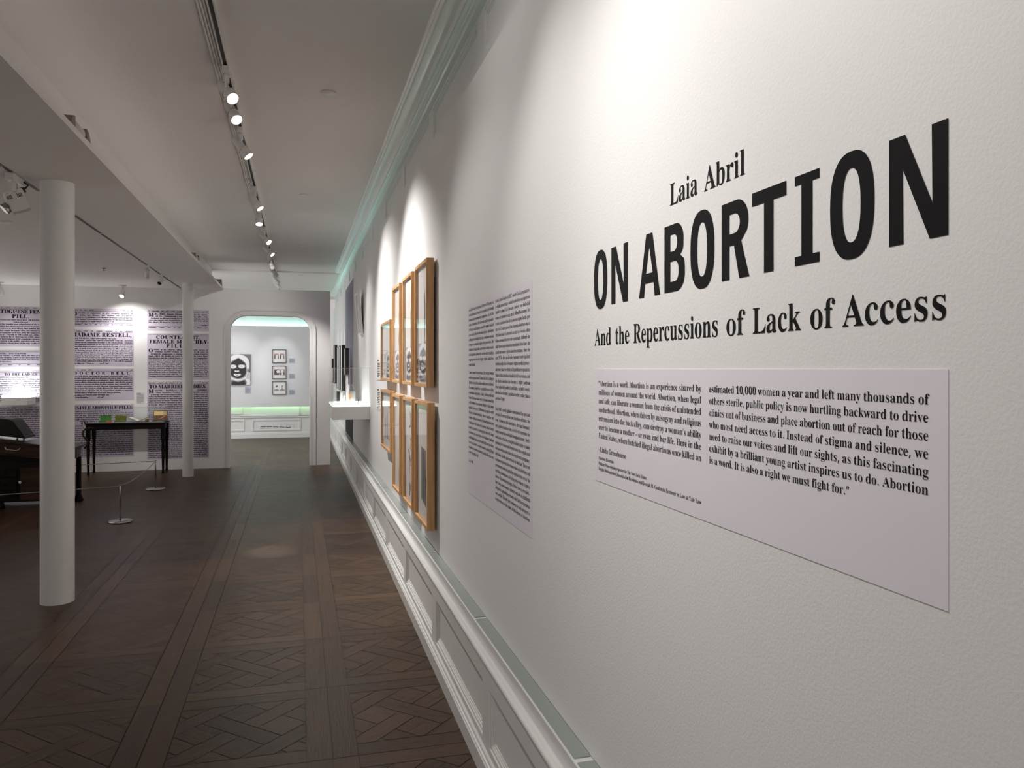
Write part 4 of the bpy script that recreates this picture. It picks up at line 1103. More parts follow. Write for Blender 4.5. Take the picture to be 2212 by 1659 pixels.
ttl = thing('title_lettering', 'huge black condensed capitals reading ON ABORTION on the white wall', 'wall lettering', (XW, 1.34, 1.66))
for ch, ya, yb in (('O', 1.924, 1.833), ('N', 1.806, 1.706), ('A', 1.643, 1.536), ('B', 1.515, 1.425), ('O', 1.401, 1.309), ('R', 1.283, 1.192),
                   ('T', 1.183, 1.086), ('I', 1.064, 1.004), ('O', 0.980, 0.889), ('N', 0.862, 0.765)):
    tx = Text()
    for ls in letter(ch, -ya, -yb, 1.659, 1.7975):
        tx.loops(ls)
    tx.build('letter', M_ink, parent=ttl, **RW)

for nm, lab, cap, thin, words in (
        ('artist_lettering', 'small black serif words Laia Abril above the big title', 0.0445, 0.012,
         (('Laia', 1.491, 1.372, 1.838), ('Abril', 1.347, 1.204, 1.8365))),
        ('subtitle_lettering', 'black serif line And the Repercussions of Lack of Access under the title', 0.0430, 0.010,
         (('And', 1.920, 1.808, 1.5603), ('the', 1.783, 1.697, 1.5601), ('Repercussions', 1.676, 1.294, 1.5599), ('of', 1.269, 1.210, 1.5597), ('Lack', 1.183, 1.050, 1.5596),
          ('of', 1.028, 0.974, 1.5595), ('Access', 0.953, 0.765, 1.5594)))):
    wl = thing(nm, lab, 'wall lettering', (XW, (words[0][1] + words[-1][2]) / 2, words[0][3]))
    for wd_, ya, yb, bs in words:
        tx = Text(thin=thin)
        nat = width(wd_) * cap
        tx.line(wd_, -ya, bs, cap, None, (ya - yb) / nat)
        tx.build('word', M_ink, parent=wl, **RW)

# ------------------------------------------------------------------ quotation panel
Q1 = ['“Abortion is a word. Abortion is an experience shared by', 'millions of women around the world. Abortion, when legal',
      'and safe, can liberate a woman from the crisis of unintended', 'motherhood. Abortion, when driven by misogyny and religious',
      'extremism into the back alley, can destroy a woman’s ability', 'ever to become a mother – or even end her life. Here in the',
      'United States, where botched illegal abortions once killed an']
Q2 = ['estimated 10,000 women a year and left many thousands of', 'others sterile, public policy is now hurtling backward to drive',
      'clinics out of business and place abortion out of reach for those', 'who most need access to it. Instead of stigma and silence, we',
      'need to raise our voices and lift our sights, as this fascinating', 'exhibit by a brilliant young artist inspires us to do. Abortion']
p = MB(); p.box(XW - 0.0014, XW - 0.0002, 0.765, 1.913, 1.2125, 1.4995)
qp = tag(p.build('quote_panel', M_panel, origin=(XW, 1.339, 1.356)), 'wide lavender quotation panel with two columns of large black serif text', 'text panel')
RQ = dict(O=(XW - 0.0014, 0, 0), U=(0, -1, 0), W=(0, 0, 1))
tx = Text(thin=0.016)
for i, s in enumerate(Q1):
    tx.line(s, -1.888, 1.4565 - 0.02218 * i, 0.0132, -1.356, 0.98)
for i, s in enumerate(Q2):
    tx.line(s, -1.326, 1.4565 - 0.02218 * i, 0.0132, -0.794, 0.98)
tx.line('is a word. It is also a right we must fight for.”', -1.326, 1.4565 - 0.02218 * 6, 0.0132, -0.937, 0.98)
tx.line('–Linda Greenhouse', -1.888, 1.2885, 0.0128, -1.715, 1.0)
tx.line('Abortion Historian', -1.888, 1.2690, 0.0082, -1.789, 0.98)
tx.line('Pulitzer Prize-winning reporter for The New York Times', -1.888, 1.2550, 0.0082, -1.600, 0.98)
tx.line('Knight Distinguished Journalist in Residence and Joseph M. Goldstein Lecturer in Law at Yale Law', -1.888, 1.2415, 0.0082, -1.356, 0.98)
tx.build('printed_text', M_print, parent=qp, lift=0.0006, **RQ)

# ------------------------------------------------------------------ introduction panel
I1 = '''Laia Abril’s long-term project A History of Misogyny is a|visual exploration of misogyny on a global scale through|historical and contemporary comparisons. In her first|chapter, On Abortion, Abril documents and conceptualizes|the dangers and damages caused by women’s lack of|access to legal, safe and affordable abortion. Abril draws|on the past to highlight the long, continuous erosion|of women’s reproductive rights to the present-day. Her|collection of visual, audio, and textual evidence weaves|a net of questions about ethics and morality revealing a|staggering series of social triggers, stigmas, and taboos|around abortion.'''
I1b = '''“Under ‘natural’ circumstances, the average woman|would get pregnant about 15 times in her life, resulting in|10 births. Seven of those babies would survive childhood.|For centuries, people have searched for ways to delay|or terminate a pregnancy. Today, safe and efficient|means of abortion finally exist, yet women around the|world continue to use ancient, illegal or risky home|methods. Every year, 47,000 women around the world|die due to botched abortions. Across countries and|religions, millions of women are blocked from abortion|technologies by law and social coercion, and are forced|to carry pregnancies to term against their will. Some|are minors and rape victims. In violation of patient|confidentiality codes, doctors and healthcare providers|have been known to report women seeking illegal|abortion, even when abortion is medically necessary|to save the patient’s life.”'''
I2 = '''In the United States in 2017, nearly 1 in 5 pregnancies,|excluding miscarriages, ended in abortion–an experience|shared by almost 1 in 4 women. And yet, over half of all|women of reproductive age, nearly 40 million women, live|in states considered hostile to abortion rights. In the past|year, six US states passed laws banning abortions once a|“fetal heartbeat” is detected–as early as 6 weeks–often|before a woman discovers she is pregnant. Although the|courts have largely delayed or invalidated these laws, the|assault on women’s right to abortion continues. Since the|early 1970s, after an all-male Supreme Court legalized|abortion on the basis of women’s right to medical privacy–|and more than two-thirds of Republican respondents|believed that abortion should be left to a woman and|her doctor–abortion has become a highly partisan|issue exploited by political candidates. In Abril’s words,|abortion has become “a political matter, rather than a|question of rights.”'''
I2b = '''Laia Abril’s careful, global exploration of the past and|present of contraception and abortion reframes the|issue, showing us that abortion is, first and foremost,|not a political currency but a vivid lived experience for|women around the world and throughout history. Abril’s|work looks at the long struggle to obtain rights to family|planning for women and demonstrates the complicated|decisions women make when choosing to end a pregnancy,|with their health and survival on the line. The cruel|treatment experienced by women who seek abortions and|government-enforced penalties against them reveal the|terrifying consequences of taking away women’s right to|choose. The underlying logic of these laws is revealed—|they strip away women’s identity outside of childbirth|altogether, punishing women who fail to reproduce|successfully. The only just response to such misogyny is|to put women at the center of the history of abortion.'''
p = MB(); p.box(XW - 0.0014, XW - 0.0002, 2.487, 3.510, 0.940, 1.795)
ip = tag(p.build('introduction_panel', M_panel, origin=(XW, 2.998, 1.3675)), 'lavender introduction panel densely printed in two columns beside the oak frames', 'text panel')
tx = Text(thin=0.028, tol=0.0004)
for para, x0, x1, top, pt in ((I1, -3.482, -3.012, 1.7585, 0.0222), (I1b, -3.482, -3.012, 1.4775, 0.0222), (I2, -2.984, -2.508, 1.7585, 0.0222), (I2b, -2.984, -2.508, 1.3405, 0.0219)):
    ls = para.split('|')
    for i, s in enumerate(ls):
        last = i == len(ls) - 1 and para is not I2b
        tx.line(s, x0, top - pt * i, 0.0132, x1, 0.98, just=not last)
tx.line('-Laia Abril', -3.482, 1.083, 0.0132, None, 0.98)
tx.build('printed_text', M_print, parent=ip, lift=0.0006, **RQ)

# ------------------------------------------------------------------ oak frames
XB, XFR = 0.730, 0.687      # back and front of the frames


def blob(pts, n=3):
    """closed smooth outline through points"""
    out = []
    m = len(pts)
    for i in range(m):
        p0, p1, p2, p3 = pts[i - 1], pts[i], pts[(i + 1) % m], pts[(i + 2) % m]
        for k in range(n):
            t = k / n
            out.append(tuple(0.5 * (2 * p1[j] + (p2[j] - p0[j]) * t + (2 * p0[j] - 5 * p1[j] + 4 * p2[j] - p3[j]) * t * t + (3 * p1[j] - p0[j] - 3 * p2[j] + p3[j]) * t ** 3) for j in (0, 1)))
    return out


PORTRAIT = [
    # (outline in a unit square, tone 0 black .. 4 white) drawn back to front, a photographic negative of a face
    ([(0, 0), (1, 0), (1, 1), (0, 1)], 3),
    ([(0.55, 0.55), (1, 0.40), (1, 1), (0.55, 1)], 1),
    ([(0, 0.9), (0.30, 0.9), (0.30, 1), (0, 1)], 2),
    (blob([(0.02, 0.0), (0.03, 0.22), (0.12, 0.30), (0.5, 0.24), (0.90, 0.26), (0.98, 0.20), (0.99, 0.0)]), 3),
    (blob([(0.74, 0.20), (0.86, 0.20), (0.98, 0.16), (0.99, 0.0), (0.74, 0.0)]), 4),
    (blob([(0.48, 0.990), (0.78, 0.94), (0.95, 0.78), (0.965, 0.55), (0.90, 0.36), (0.80, 0.17), (0.5, 0.13), (0.20, 0.17), (0.07, 0.34), (0.02, 0.60), (0.06, 0.82), (0.24, 0.95)]), 3),
    (blob([(0.48, 0.985), (0.77, 0.93), (0.93, 0.77), (0.93, 0.55), (0.86, 0.36), (0.78, 0.20), (0.5, 0.15), (0.22, 0.19), (0.10, 0.36), (0.06, 0.60), (0.09, 0.80), (0.25, 0.94)]), 4),
    (blob([(0.50, 0.885), (0.67, 0.80), (0.80, 0.71), (0.855, 0.53), (0.83, 0.33), (0.70, 0.22), (0.46, 0.185), (0.24, 0.24), (0.145, 0.31), (0.115, 0.44), (0.115, 0.60), (0.20, 0.765), (0.36, 0.83)]), 2),
    (blob([(0.50, 0.865), (0.65, 0.785), (0.775, 0.70), (0.82, 0.53), (0.79, 0.345), (0.66, 0.245), (0.46, 0.21), (0.28, 0.265), (0.175, 0.33), (0.145, 0.44), (0.145, 0.585), (0.225, 0.74), (0.37, 0.80)]), 0),
    (blob([(0.145, 0.645), (0.27, 0.672), (0.40, 0.640), (0.425, 0.585), (0.37, 0.540), (0.25, 0.520), (0.145, 0.560)]), 2),
    (blob([(0.150, 0.625), (0.27, 0.652), (0.39, 0.622), (0.40, 0.585), (0.35, 0.555), (0.25, 0.540), (0.155, 0.570)]), 4),
    (blob([(0.485, 0.640), (0.61, 0.672), (0.765, 0.650), (0.78, 0.580), (0.68, 0.530), (0.56, 0.540), (0.49, 0.585)]), 2),
    (blob([(0.505, 0.622), (0.61, 0.652), (0.745, 0.635), (0.755, 0.585), (0.67, 0.550), (0.565, 0.556), (0.51, 0.590)]), 4),
    (blob([(0.22, 0.600), (0.28, 0.607), (0.33, 0.590), (0.27, 0.578)]), 3),
    (blob([(0.58, 0.600), (0.64, 0.607), (0.69, 0.590), (0.63, 0.578)]), 3),
    (blob([(0.33, 0.455), (0.37, 0.475), (0.435, 0.462), (0.50, 0.475), (0.535, 0.450), (0.51, 0.420), (0.435, 0.432), (0.36, 0.420)]), 3),
    (blob([(0.355, 0.450), (0.385, 0.462), (0.435, 0.455), (0.485, 0.462), (0.51, 0.445), (0.49, 0.430), (0.435, 0.440), (0.375, 0.430)]), 4),
    (blob([(0.285, 0.340), (0.36, 0.372), (0.44, 0.362), (0.53, 0.372), (0.62, 0.342), (0.56, 0.290), (0.45, 0.268), (0.35, 0.288)]), 2),
    (blob([(0.31, 0.342), (0.37, 0.360), (0.44, 0.350), (0.52, 0.360), (0.595, 0.340), (0.53, 0.300), (0.45, 0.283), (0.37, 0.300)]), 4),
    (blob([(0.36, 0.332), (0.44, 0.322), (0.53, 0.332), (0.45, 0.308)]), 0),
    (blob([(0.22, 0.155), (0.5, 0.105), (0.78, 0.165), (0.80, 0.0), (0.20, 0.0)]), 1),
    (blob([(0.27, 0.110), (0.5, 0.085), (0.74, 0.125), (0.75, 0.0), (0.25, 0.0)]), 0),
    (blob([(0.865, 0.515), (0.925, 0.525), (0.935, 0.44), (0.875, 0.41)]), 2),
    (blob([(0.895, 0.500), (0.915, 0.490), (0.905, 0.44), (0.885, 0.425)]), 0),
]


def portrait(mb, O, U, W, u0, v0, w, h, mi=(0, 1, 2, 3, 4), n=None, nrm=None, step=0.0002):
    for k, (pts, tone) in enumerate(PORTRAIT[:n]):
        off = Vector(nrm) * (step * (k + 1))
        for a, b, c in ((1, 0, 1), (-1, 0, 0), (0, 1, 1), (0, -1, 0)):
            pts = clip(pts, a, b, c)
        mb.poly([[(u0 + x * w, v0 + y * h) for x, y in pts]], Vector(O) + off, U, W, mi[tone])


NEG = [M_photo_dark, mat('photo_dark_grey', (0.20, 0.17, 0.16), 0.5), M_photo_mid, mat('photo_pale', (0.60, 0.57, 0.56), 0.5), M_photo_lite]


def oak_frame(ya, yb, z0, z1, label, kind):
    """ya > yb: far and near sides; kind picks the instrument printed on the sheet"""
    t = thing('picture_frame', label, 'picture frame', (XB, (ya + yb) / 2, (z0 + z1) / 2), 'oak framed prints on the right wall')
    f = 0.021
    m_ = MB()
    m_.box(XFR, XB, yb, yb + f, z0, z1); m_.box(XFR, XB, ya - f, ya, z0, z1)
    m_.box(XFR, XB, yb + f, ya - f, z0, z0 + f); m_.box(XFR, XB, yb + f, ya - f, z1 - f, z1)
    m_.build('frame', M_oak, t, bevel=0.0015)
    b_ = MB(); b_.box(XFR + 0.020, XB - 0.002, yb + f, ya - f, z0 + f, z1 - f)
    b_.box(XB, XW + 0.0003, yb + 0.06, yb + 0.09, z1 - 0.10, z1 - 0.05); b_.box(XB, XW + 0.0003, ya - 0.09, ya - 0.06, z1 - 0.10, z1 - 0.05)
    b_.build('backing', M_paper, t)
    g_ = MB(); g_.add([(XFR + 0.006, yb + f, z0 + f), (XFR + 0.006, ya - f, z0 + f), (XFR + 0.006, ya - f, z1 - f), (XFR + 0.006, yb + f, z1 - f)], [(0, 1, 2, 3)])
    g_.build('glazing', M_glass, t)
    pr = MB()
    O, U, W = Vector((XFR + 0.0198, 0, 0)), (0, -1, 0), (0, 0, 1)
    c_ = -(ya + yb) / 2; wd_ = ya - yb; h_ = z1 - z0

    def sh(pts, mi=0, k=1):
        pr.poly([[(c_ + x * wd_, z0 + y * h_) for x, y in pts]], O + Vector((-0.0003 * k, 0, 0)), U, W, mi)
    if kind < 4:      # each upper sheet carries a negative portrait along its foot
        pw = wd_ - 2 * f - 0.02 if kind else (wd_ - 2 * f) * 0.55
        portrait(pr, O, U, W, c_ - pw / 2 + (0 if kind else 0.10), z0 + f + 0.012, pw, h_ * (0.31, 0.29, 0.30, 0.31)[kind] if kind else h_ * 0.42, nrm=(-1, 0, 0))
    if kind == 3:      # broad double-edged blade with a handle
        sh([(0.10, 0.80), (0.14, 0.70), (0.15, 0.58), (0.13, 0.40), (0.10, 0.36), (0.07, 0.40), (0.05, 0.58), (0.06, 0.70)])
        sh(blob([(0.06, 0.37), (0.14, 0.37), (0.15, 0.33), (0.12, 0.27), (0.08, 0.27), (0.05, 0.33)]))
    elif kind == 2:    # long thin needle
        sh([(0.10, 0.68), (0.115, 0.66), (0.115, 0.30), (0.14, 0.29), (0.14, 0.25), (0.06, 0.25), (0.06, 0.29), (0.085, 0.30), (0.085, 0.66)])
    elif kind == 1:    # two short spindles
        for y in (0.66, 0.46):
            sh(blob([(0.10, y + 0.07), (0.17, y), (0.12, y - 0.06), (0.07, y - 0.06), (0.05, y)]))
        sh(blob([(0.10, 0.80), (0.13, 0.98), (0.10, 0.75), (0.07, 0.98)]))
    elif kind == 0:    # small dark oval beside the portrait
        sh([(-0.36, 0.46), (-0.16, 0.46), (-0.16, 0.16), (-0.36, 0.16)], 3)
    elif kind == 4:    # comb and a row of upright probes
        sh([(-0.2, 0.82), (0.02, 0.755), (0.03, 0.775), (0.25, 0.72), (0.25, 0.70), (0.03, 0.745), (0.0, 0.72), (-0.2, 0.80)])
        for x, y in ((-0.2, 0.58), (-0.02, 0.66), (0.12, 0.5), (0.24, 0.54)):
            sh([(x, y), (x + 0.03, y - 0.05), (x + 0.045, 0.18), (x - 0.02, 0.18), (x - 0.01, y - 0.05)])
    elif kind == 5:    # long hooked probe
        sh([(0.12, 0.90), (0.16, 0.88), (0.15, 0.46), (0.19, 0.45), (0.15, 0.40), (0.08, 0.43), (0.11, 0.46)])
        a_ = blob([(0.12, 0.26), (0.18, 0.20), (0.16, 0.10), (0.08, 0.10), (0.05, 0.20)])
        pr.poly([[(c_ + x * wd_, z0 + y * h_) for x, y in a_], [(c_ + (0.115 + (x - 0.115) * .6) * wd_, z0 + (0.17 + (y - 0.17) * .75) * h_) for x, y in a_][::-1]],
                O + Vector((-0.0003, 0, 0)), U, W, 1)
    elif kind == 6:    # forceps, scissors and rods
        for a_, b_2, w_ in (((0.0, 0.87), (0.16, 0.73), .022), ((0.16, 0.80), (0.05, 0.76), .02), ((-0.1, 0.72), (0.2, 0.75), .018), ((0.2, 0.66), (0.05, 0.52), .02),
                            ((0.05, 0.62), (0.16, 0.60), .018), ((-0.16, 0.50), (0.1, 0.40), .02), ((-0.06, 0.44), (-0.02, 0.28), .022), ((-0.05, 0.20), (-0.02, 0.08), .04)):
            d_ = Vector((b_2[0] - a_[0], (b_2[1] - a_[1]) * h_ / wd_)).normalized(); nn = Vector((-d_.y, d_.x * wd_ / h_)) * w_
            sh([(a_[0] + nn.x, a_[1] + nn.y), (b_2[0] + nn.x, b_2[1] + nn.y), (b_2[0] - nn.x, b_2[1] - nn.y), (a_[0] - nn.x, a_[1] - nn.y)])
        a_ = blob([(0.1, 0.43), (0.22, 0.42), (0.3, 0.40), (0.2, 0.375), (0.08, 0.37)])
        pr.poly([[(c_ + x * wd_, z0 + y * h_) for x, y in a_], [(c_ + (0.18 + (x - 0.18) * .72) * wd_, z0 + (0.40 + (y - 0.40) * .6) * h_) for x, y in a_][::-1]],
                O + Vector((-0.0003, 0, 0)), U, W, 1)
        sh([(0.05, 0.20), (0.26, 0.17), (0.26, 0.11), (0.05, 0.14)], 1)
    elif kind == 7:    # upright photograph of a hanging garment and a coat hanger
        sh([(-0.20, 0.62), (0.16, 0.60), (0.18, 0.14), (-0.20, 0.18)], 1)
        sh(blob([(-0.10, 0.58), (0.06, 0.57), (0.10, 0.40), (0.04, 0.30), (0.08, 0.20), (-0.04, 0.18), (-0.12, 0.30), (-0.08, 0.42)]), 0, 2)
        sh(blob([(0.12, 0.40), (0.2, 0.36), (0.14, 0.24), (0.10, 0.24)]), 0, 3)
    if pr.v:
        pr.build('print', NEG, t)
    return t


oak_frame(4.823, 4.353, 1.396, 2.121, 'upper oak frame nearest the introduction panel, print of a broad blade above a face', 3)
oak_frame(5.417, 4.960, 1.396, 2.118, 'tall upper oak frame second from the introduction panel, print of a thin needle', 2)
oak_frame(6.030, 5.585, 1.398, 2.112, 'tall upper oak frame with two small dark spindles, between needle frame and short frame', 1)
oak_frame(6.905, 6.190, 1.402, 1.888, 'short wide upper oak frame farthest along the row with a pale grey print', 0)
oak_frame(6.870, 6.165, 0.836, 1.326, 'short wide lower oak frame farthest along the row with a comb and probes', 4)
oak_frame(6.018, 5.580, 0.605, 1.312, 'tall lower oak frame with one long hooked probe drawn on it', 5)
oak_frame(5.396, 4.946, 0.610, 1.311, 'tall lower oak frame with forceps and scissors drawn on it', 6)
oak_frame(4.823, 4.325, 0.602, 1.312, 'lower oak frame nearest the introduction panel with a garment photograph', 7)

# ------------------------------------------------------------------ small labels beside the frames
def unread_lines(t, x0, x1, top, pitch, cap, floor_):
    """print too small to make out: rows of word-length dashes"""
    z = top
    while z >= floor_:
        x = x0
        end = x1 if z - pitch >= floor_ else x0 + (x1 - x0) * 0.6
        while x < end - cap:
            w_ = min(random.uniform(1.2, 4.5) * cap, end - x)
            t.rule(x, x + w_, z, z + cap * 0.62)
            x += w_ + cap * 0.6
        z -= pitch


def wall_label(name, label, O, U, W, u0, u1, v0, v1, mat_, cols=1, pitch=0.012, cap=0.0065, group=None, cat='wall label', title=True):
    O, U, W = Vector(O), Vector(U), Vector(W)
    nrm = U.cross(W)
    th = 0.004
    mb = MB()
    cs = [O + U * u + W * v + nrm * d for u in (u0, u1) for v in (v0, v1) for d in (0.0, th)]
    mb.add(cs, [(0, 1, 3, 2), (4, 6, 7, 5), (0, 4, 5, 1), (2, 3, 7, 6), (0, 2, 6, 4), (1, 5, 7, 3)])
    c_ = O + U * (u0 + u1) / 2 + W * (v0 + v1) / 2
    o = tag(mb.build(name, mat_, origin=c_), label, cat, group)
    wd_ = (u1 - u0); mg = wd_ * 0.10
    cw = (wd_ - mg * (cols + 1)) / cols
    for k in range(cols):
        t = Text(thin=0.0, tol=0.004)
        a = u0 + mg + k * (cw + mg)
        mv = min(mg, 0.012)
        b = v1 - mv - cap
        if title and k == 0:
            t.rule(a, a + cw * 0.6, b, b + cap * 0.8); b -= pitch * 1.6
        unread_lines(t, a, a + cw, b, pitch, cap, v0 + mv)
        t.build('printed_text', M_print, parent=o, lift=th + 0.0006, O=O, U=U, W=W)
    return o


O_ = (XW, 0, 0)
M_lab = mat('pale_label_card', (0.70, 0.69, 0.72), 0.4)
wall_label('wall_label', 'white text label left of the short upper oak frame', O_, (0, -1, 0), (0, 0, 1), -7.80, -7.12, 1.395, 1.60, M_white, 2, 0.016, 0.012)
wall_label('wall_label', 'white text label left of the short lower oak frame', O_, (0, -1, 0), (0, 0, 1), -7.80, -7.12, 1.105, 1.318, M_white, 2, 0.016, 0.012)

# ------------------------------------------------------------------ display case on the right wall
CX0, CY0, CY1, CZ0, CZ1, CZT = 0.345, 8.60, 9.75, 0.955, 1.108, 1.512
cs = thing('display_case', 'white wall-hung display case with a lit floor and clear acrylic cover', 'display case', (0.55, 9.2, CZ0))
b_ = MB(); b_.box(CX0, XW, CY0, CY1, CZ0, CZ1 - 0.012); b_.build('shelf_box', M_white, cs, bevel=0.003)
b_ = MB(); b_.box(CX0 + 0.012, XW - 0.004, CY0 + 0.012, CY1 - 0.012, CZ1 - 0.012, CZ1)
b_.build('lit_floor', emit('lit_acrylic_floor', (1.0, 0.99, 0.97), 3.2), cs)
b_ = MB()
a0, a1, e0, e1 = CX0 + 0.008, XW - 0.002, CY0 + 0.008, CY1 - 0.008
for q in ([(a0, e0), (a1, e0)], [(a0, e0), (a0, e1)], [(a0, e1), (a1, e1)]):
    (xa, ya), (xb, yb) = q
    b_.add([(xa, ya, CZ1 - 0.01), (xb, yb, CZ1 - 0.01), (xb, yb, CZT), (xa, ya, CZT)], [(0, 1, 2, 3)])
b_.add([(a0, e0, CZT), (a1, e0, CZT), (a1, e1, CZT), (a0, e1, CZT)], [(0, 1, 2, 3)])
b_.build('acrylic_cover', M_acryl, cs)
b_ = MB(); q = 0.0025
for xa, xb, ya, yb, za, zb in ((a0, a1, e0, e0 + q, CZT - q, CZT), (a0, a0 + q, e0, e1, CZT - q, CZT), (a0, a1, e1 - q, e1, CZT - q, CZT),
                               (a0, a0 + q, e0, e0 + q, CZ1, CZT), (a0, a0 + q, e1 - q, e1, CZ1, CZT), (a1 - q, a1, e0, e0 + q, CZ1, CZT)):
    b_.box(xa, xb, ya, yb, za, zb)
b_.build('polished_edge', M_edge, cs)
M_bottle = pane('bottle_glass', (0.90, 0.92, 0.90))
bt = thing('glass_bottle', 'clear glass apothecary bottle with an orange label in the wall display case', 'bottle', (0.575, 8.95, CZ1))
b_ = MB()
b_.lathe([(0.034, 0.0), (0.037, 0.006), (0.037, 0.15), (0.034, 0.166), (0.020, 0.182), (0.016, 0.19), (0.016, 0.212), (0.023, 0.216), (0.024, 0.226), (0.020, 0.230)],
         (0.575, 8.95, CZ1), (0.575, 8.95, CZ1 + 1), 28, caps=False)
b_.build('glass_body', M_bottle, bt)
b_ = MB(); b_.lathe([(0.0, 0), (0.0335, 0.0), (0.036, 0.01), (0.036, 0.14), (0.0, 0.142)], (0.575, 8.95, CZ1 + 0.001), (0.575, 8.95, 2), 24, caps=False)
b_.build('powder_filling', mat('chalky_powder', (0.72, 0.72, 0.70), 0.6, var=0.18, vscale=60), bt)
b_ = MB()
vs = []; fs = []
for k in range(9):
    t_ = math.radians(175 + 70 * k / 8)
    for z in (0.065, 0.115):
        vs.append((0.575 + 0.0378 * math.cos(t_), 8.95 + 0.0378 * math.sin(t_), CZ1 + z))
fs = [(2 * k, 2 * k + 2, 2 * k + 3, 2 * k + 1) for k in range(8)]
b_.add(vs, fs); b_.build('orange_label', mat('orange_label_paper', (0.75, 0.30, 0.07), 0.5, var=0.25, vscale=60), bt)
for x, y, r, h, nm, lab in ((0.525, 9.05, 0.012, 0.31, 'glass_tube', 'tall white glass tube standing left of the bottle in the case'),
                            (0.548, 9.12, 0.010, 0.22, 'glass_tube', 'shorter white glass tube just behind the bottle in the case'),
                            (0.50, 9.2, 0.014, 0.095, 'glass_vial', 'middle low white vial in the lit wall case'),
                            (0.475, 9.3, 0.015, 0.125, 'glass_vial', 'largest low white vial in the lit wall case')):
    b_ = MB(); b_.lathe([(r * .9, 0), (r, 0.004), (r, h * .93), (r * .7, h)], (x, y, CZ1), (x, y, 3), 18)
    tag(b_.build(nm, M_white, origin=(x, y, CZ1)), lab, 'glassware')
for x, y, h, lab in ((0.640, 8.92, 0.052, 'taller thin dark rod upright in the display case near the wall'), (0.69, 8.92, 0.030, 'shorter thin dark rod upright in the display case against the wall')):
    b_ = MB(); b_.lathe([(0.0035, 0), (0.0035, h * .8), (0.001, h)], (x, y, CZ1), (x, y, 3), 10)
    tag(b_.build('surgical_probe', M_dark, origin=(x, y, CZ1)), lab, 'instrument')
# plinth-like support below the case
# ------------------------------------------------------------------ purple graphic, tilted frame, black frames further on
b_ = MB(); b_.box(XW - 0.0015, XW, 11.27, 13.2, 1.02, ZT - 0.001)
gp = tag(b_.build('wall_graphic', M_purple, origin=(XW, 12.2, 1.9)), 'tall purple wall graphic beyond the display case', 'wall graphic')
b_ = MB()
for y0, ztop, w_ in ((11.75, 1.84, 0.30), (11.5, 1.76, 0.06)):
    pts = blob([(0, 0.0), (w_ * .5, 0.08), (w_ * .55, 0.35), (w_ * .2, 0.5), (w_ * .12, (ztop - 1.2) * .98), (0, ztop - 1.2), (-w_ * .12, (ztop - 1.2) * .95), (-w_ * .5, 0.4), (-w_ * .45, 0.1)])
    b_.poly([[(-y0 + x, 1.2 + z) for x, z in pts]], (XW - 0.0022, 0, 0), (0, -1, 0), (0, 0, 1))
b_.build('dark_silhouette', M_ink, gp)
b_ = MB(); b_.box(XW - 0.0015, XW, 11.3, 13.15, ZB + 0.001, 1.018)
tag(b_.build('wall_graphic', M_ink, origin=(XW, 12.2, 0.74)), 'black lower wall graphic under the purple one, seen below the display case', 'wall graphic')
# white frame hung leaning forwards
tf = thing('picture_frame', 'white frame leaning forward from the wall beside the purple graphic', 'picture frame', (XW, 9.66, 1.92))
tf.rotation_euler = (0, -math.radians(5.2), 0)
RT = Matrix.Translation((XW - 0.003, 9.66, 1.92)) @ Matrix.Rotation(-math.radians(5.2), 4, 'Y')
b_ = MB(); f_ = 0.018
for q in ((-0.21, -0.21 + f_, 0, 0.5), (0.21 - f_, 0.21, 0, 0.5), (-0.21 + f_, 0.21 - f_, 0, f_), (-0.21 + f_, 0.21 - f_, 0.5 - f_, 0.5)):
    b_.box(-0.034, 0, q[0], q[1], q[2], q[3], M=RT)
b_.build('frame', M_white, tf, bevel=0.001)
b_ = MB(); b_.box(-0.012, -0.004, -0.21 + f_, 0.21 - f_, f_, 0.5 - f_, M=RT); b_.build('backing', M_paper, tf)
b_ = MB(); b_.add([(-0.029, -0.192, f_), (-0.029, 0.192, f_), (-0.029, 0.192, 0.5 - f_), (-0.029, -0.192, 0.5 - f_)], [(0, 1, 2, 3)], M=RT); b_.build('glazing', M_glass, tf)
b_ = MB(); b_.poly([blob([(-0.1, 0.1), (0.08, 0.08), (0.12, 0.2), (0.05, 0.36), (-0.06, 0.34), (-0.12, 0.24)])], RT @ Vector((-0.0125, 0, 0)), (0, -1, 0), RT.to_3x3() @ Vector((0, 0, 1)))
b_.build('print', M_photo_mid, tf)
for ya, yb, z0, z1, lab in ((12.62, 12.27, 1.41, 1.82, 'black box frame nearest the purple graphic'),
                            (13.75, 13.28, 1.14, 1.90, 'tall black box frame first beyond the end partition'),
                            (14.5, 14.1, 1.13, 1.91, 'tall black box frame second beyond the end partition'),
                            (15.1, 14.72, 1.14, 1.90, 'tall black box frame third beyond the end partition'),
                            (16.5, 15.98, 1.21, 1.98, 'arched-looking black box frame fourth beyond the end partition'),
                            (17.6, 17.2, 1.20, 1.72, 'low black box frame at the far end of the right wall'),
                            (15.4, 15.0, 0.80, 1.08, 'small black box frame hanging below the tall ones')):
    t = thing('picture_frame', lab.replace('arched-looking', 'wide'), 'picture frame', (XW, (ya + yb) / 2, (z0 + z1) / 2), 'black frames far along the right wall')
    b_ = MB(); f_ = 0.007; xf = XW - 0.055
    for q in ((yb, yb + f_, z0, z1), (ya - f_, ya, z0, z1), (yb + f_, ya - f_, z0, z0 + f_), (yb + f_, ya - f_, z1 - f_, z1)):
        b_.box(xf, XW - 0.001, q[0], q[1], q[2], q[3])
    b_.build('frame', M_black, t)
    b_ = MB(); b_.box(xf + 0.006, xf + 0.010, yb + f_, ya - f_, z0 + f_, z1 - f_); b_.build('print', M_photo_lite if z0 > 1 else M_photo_mid, t)

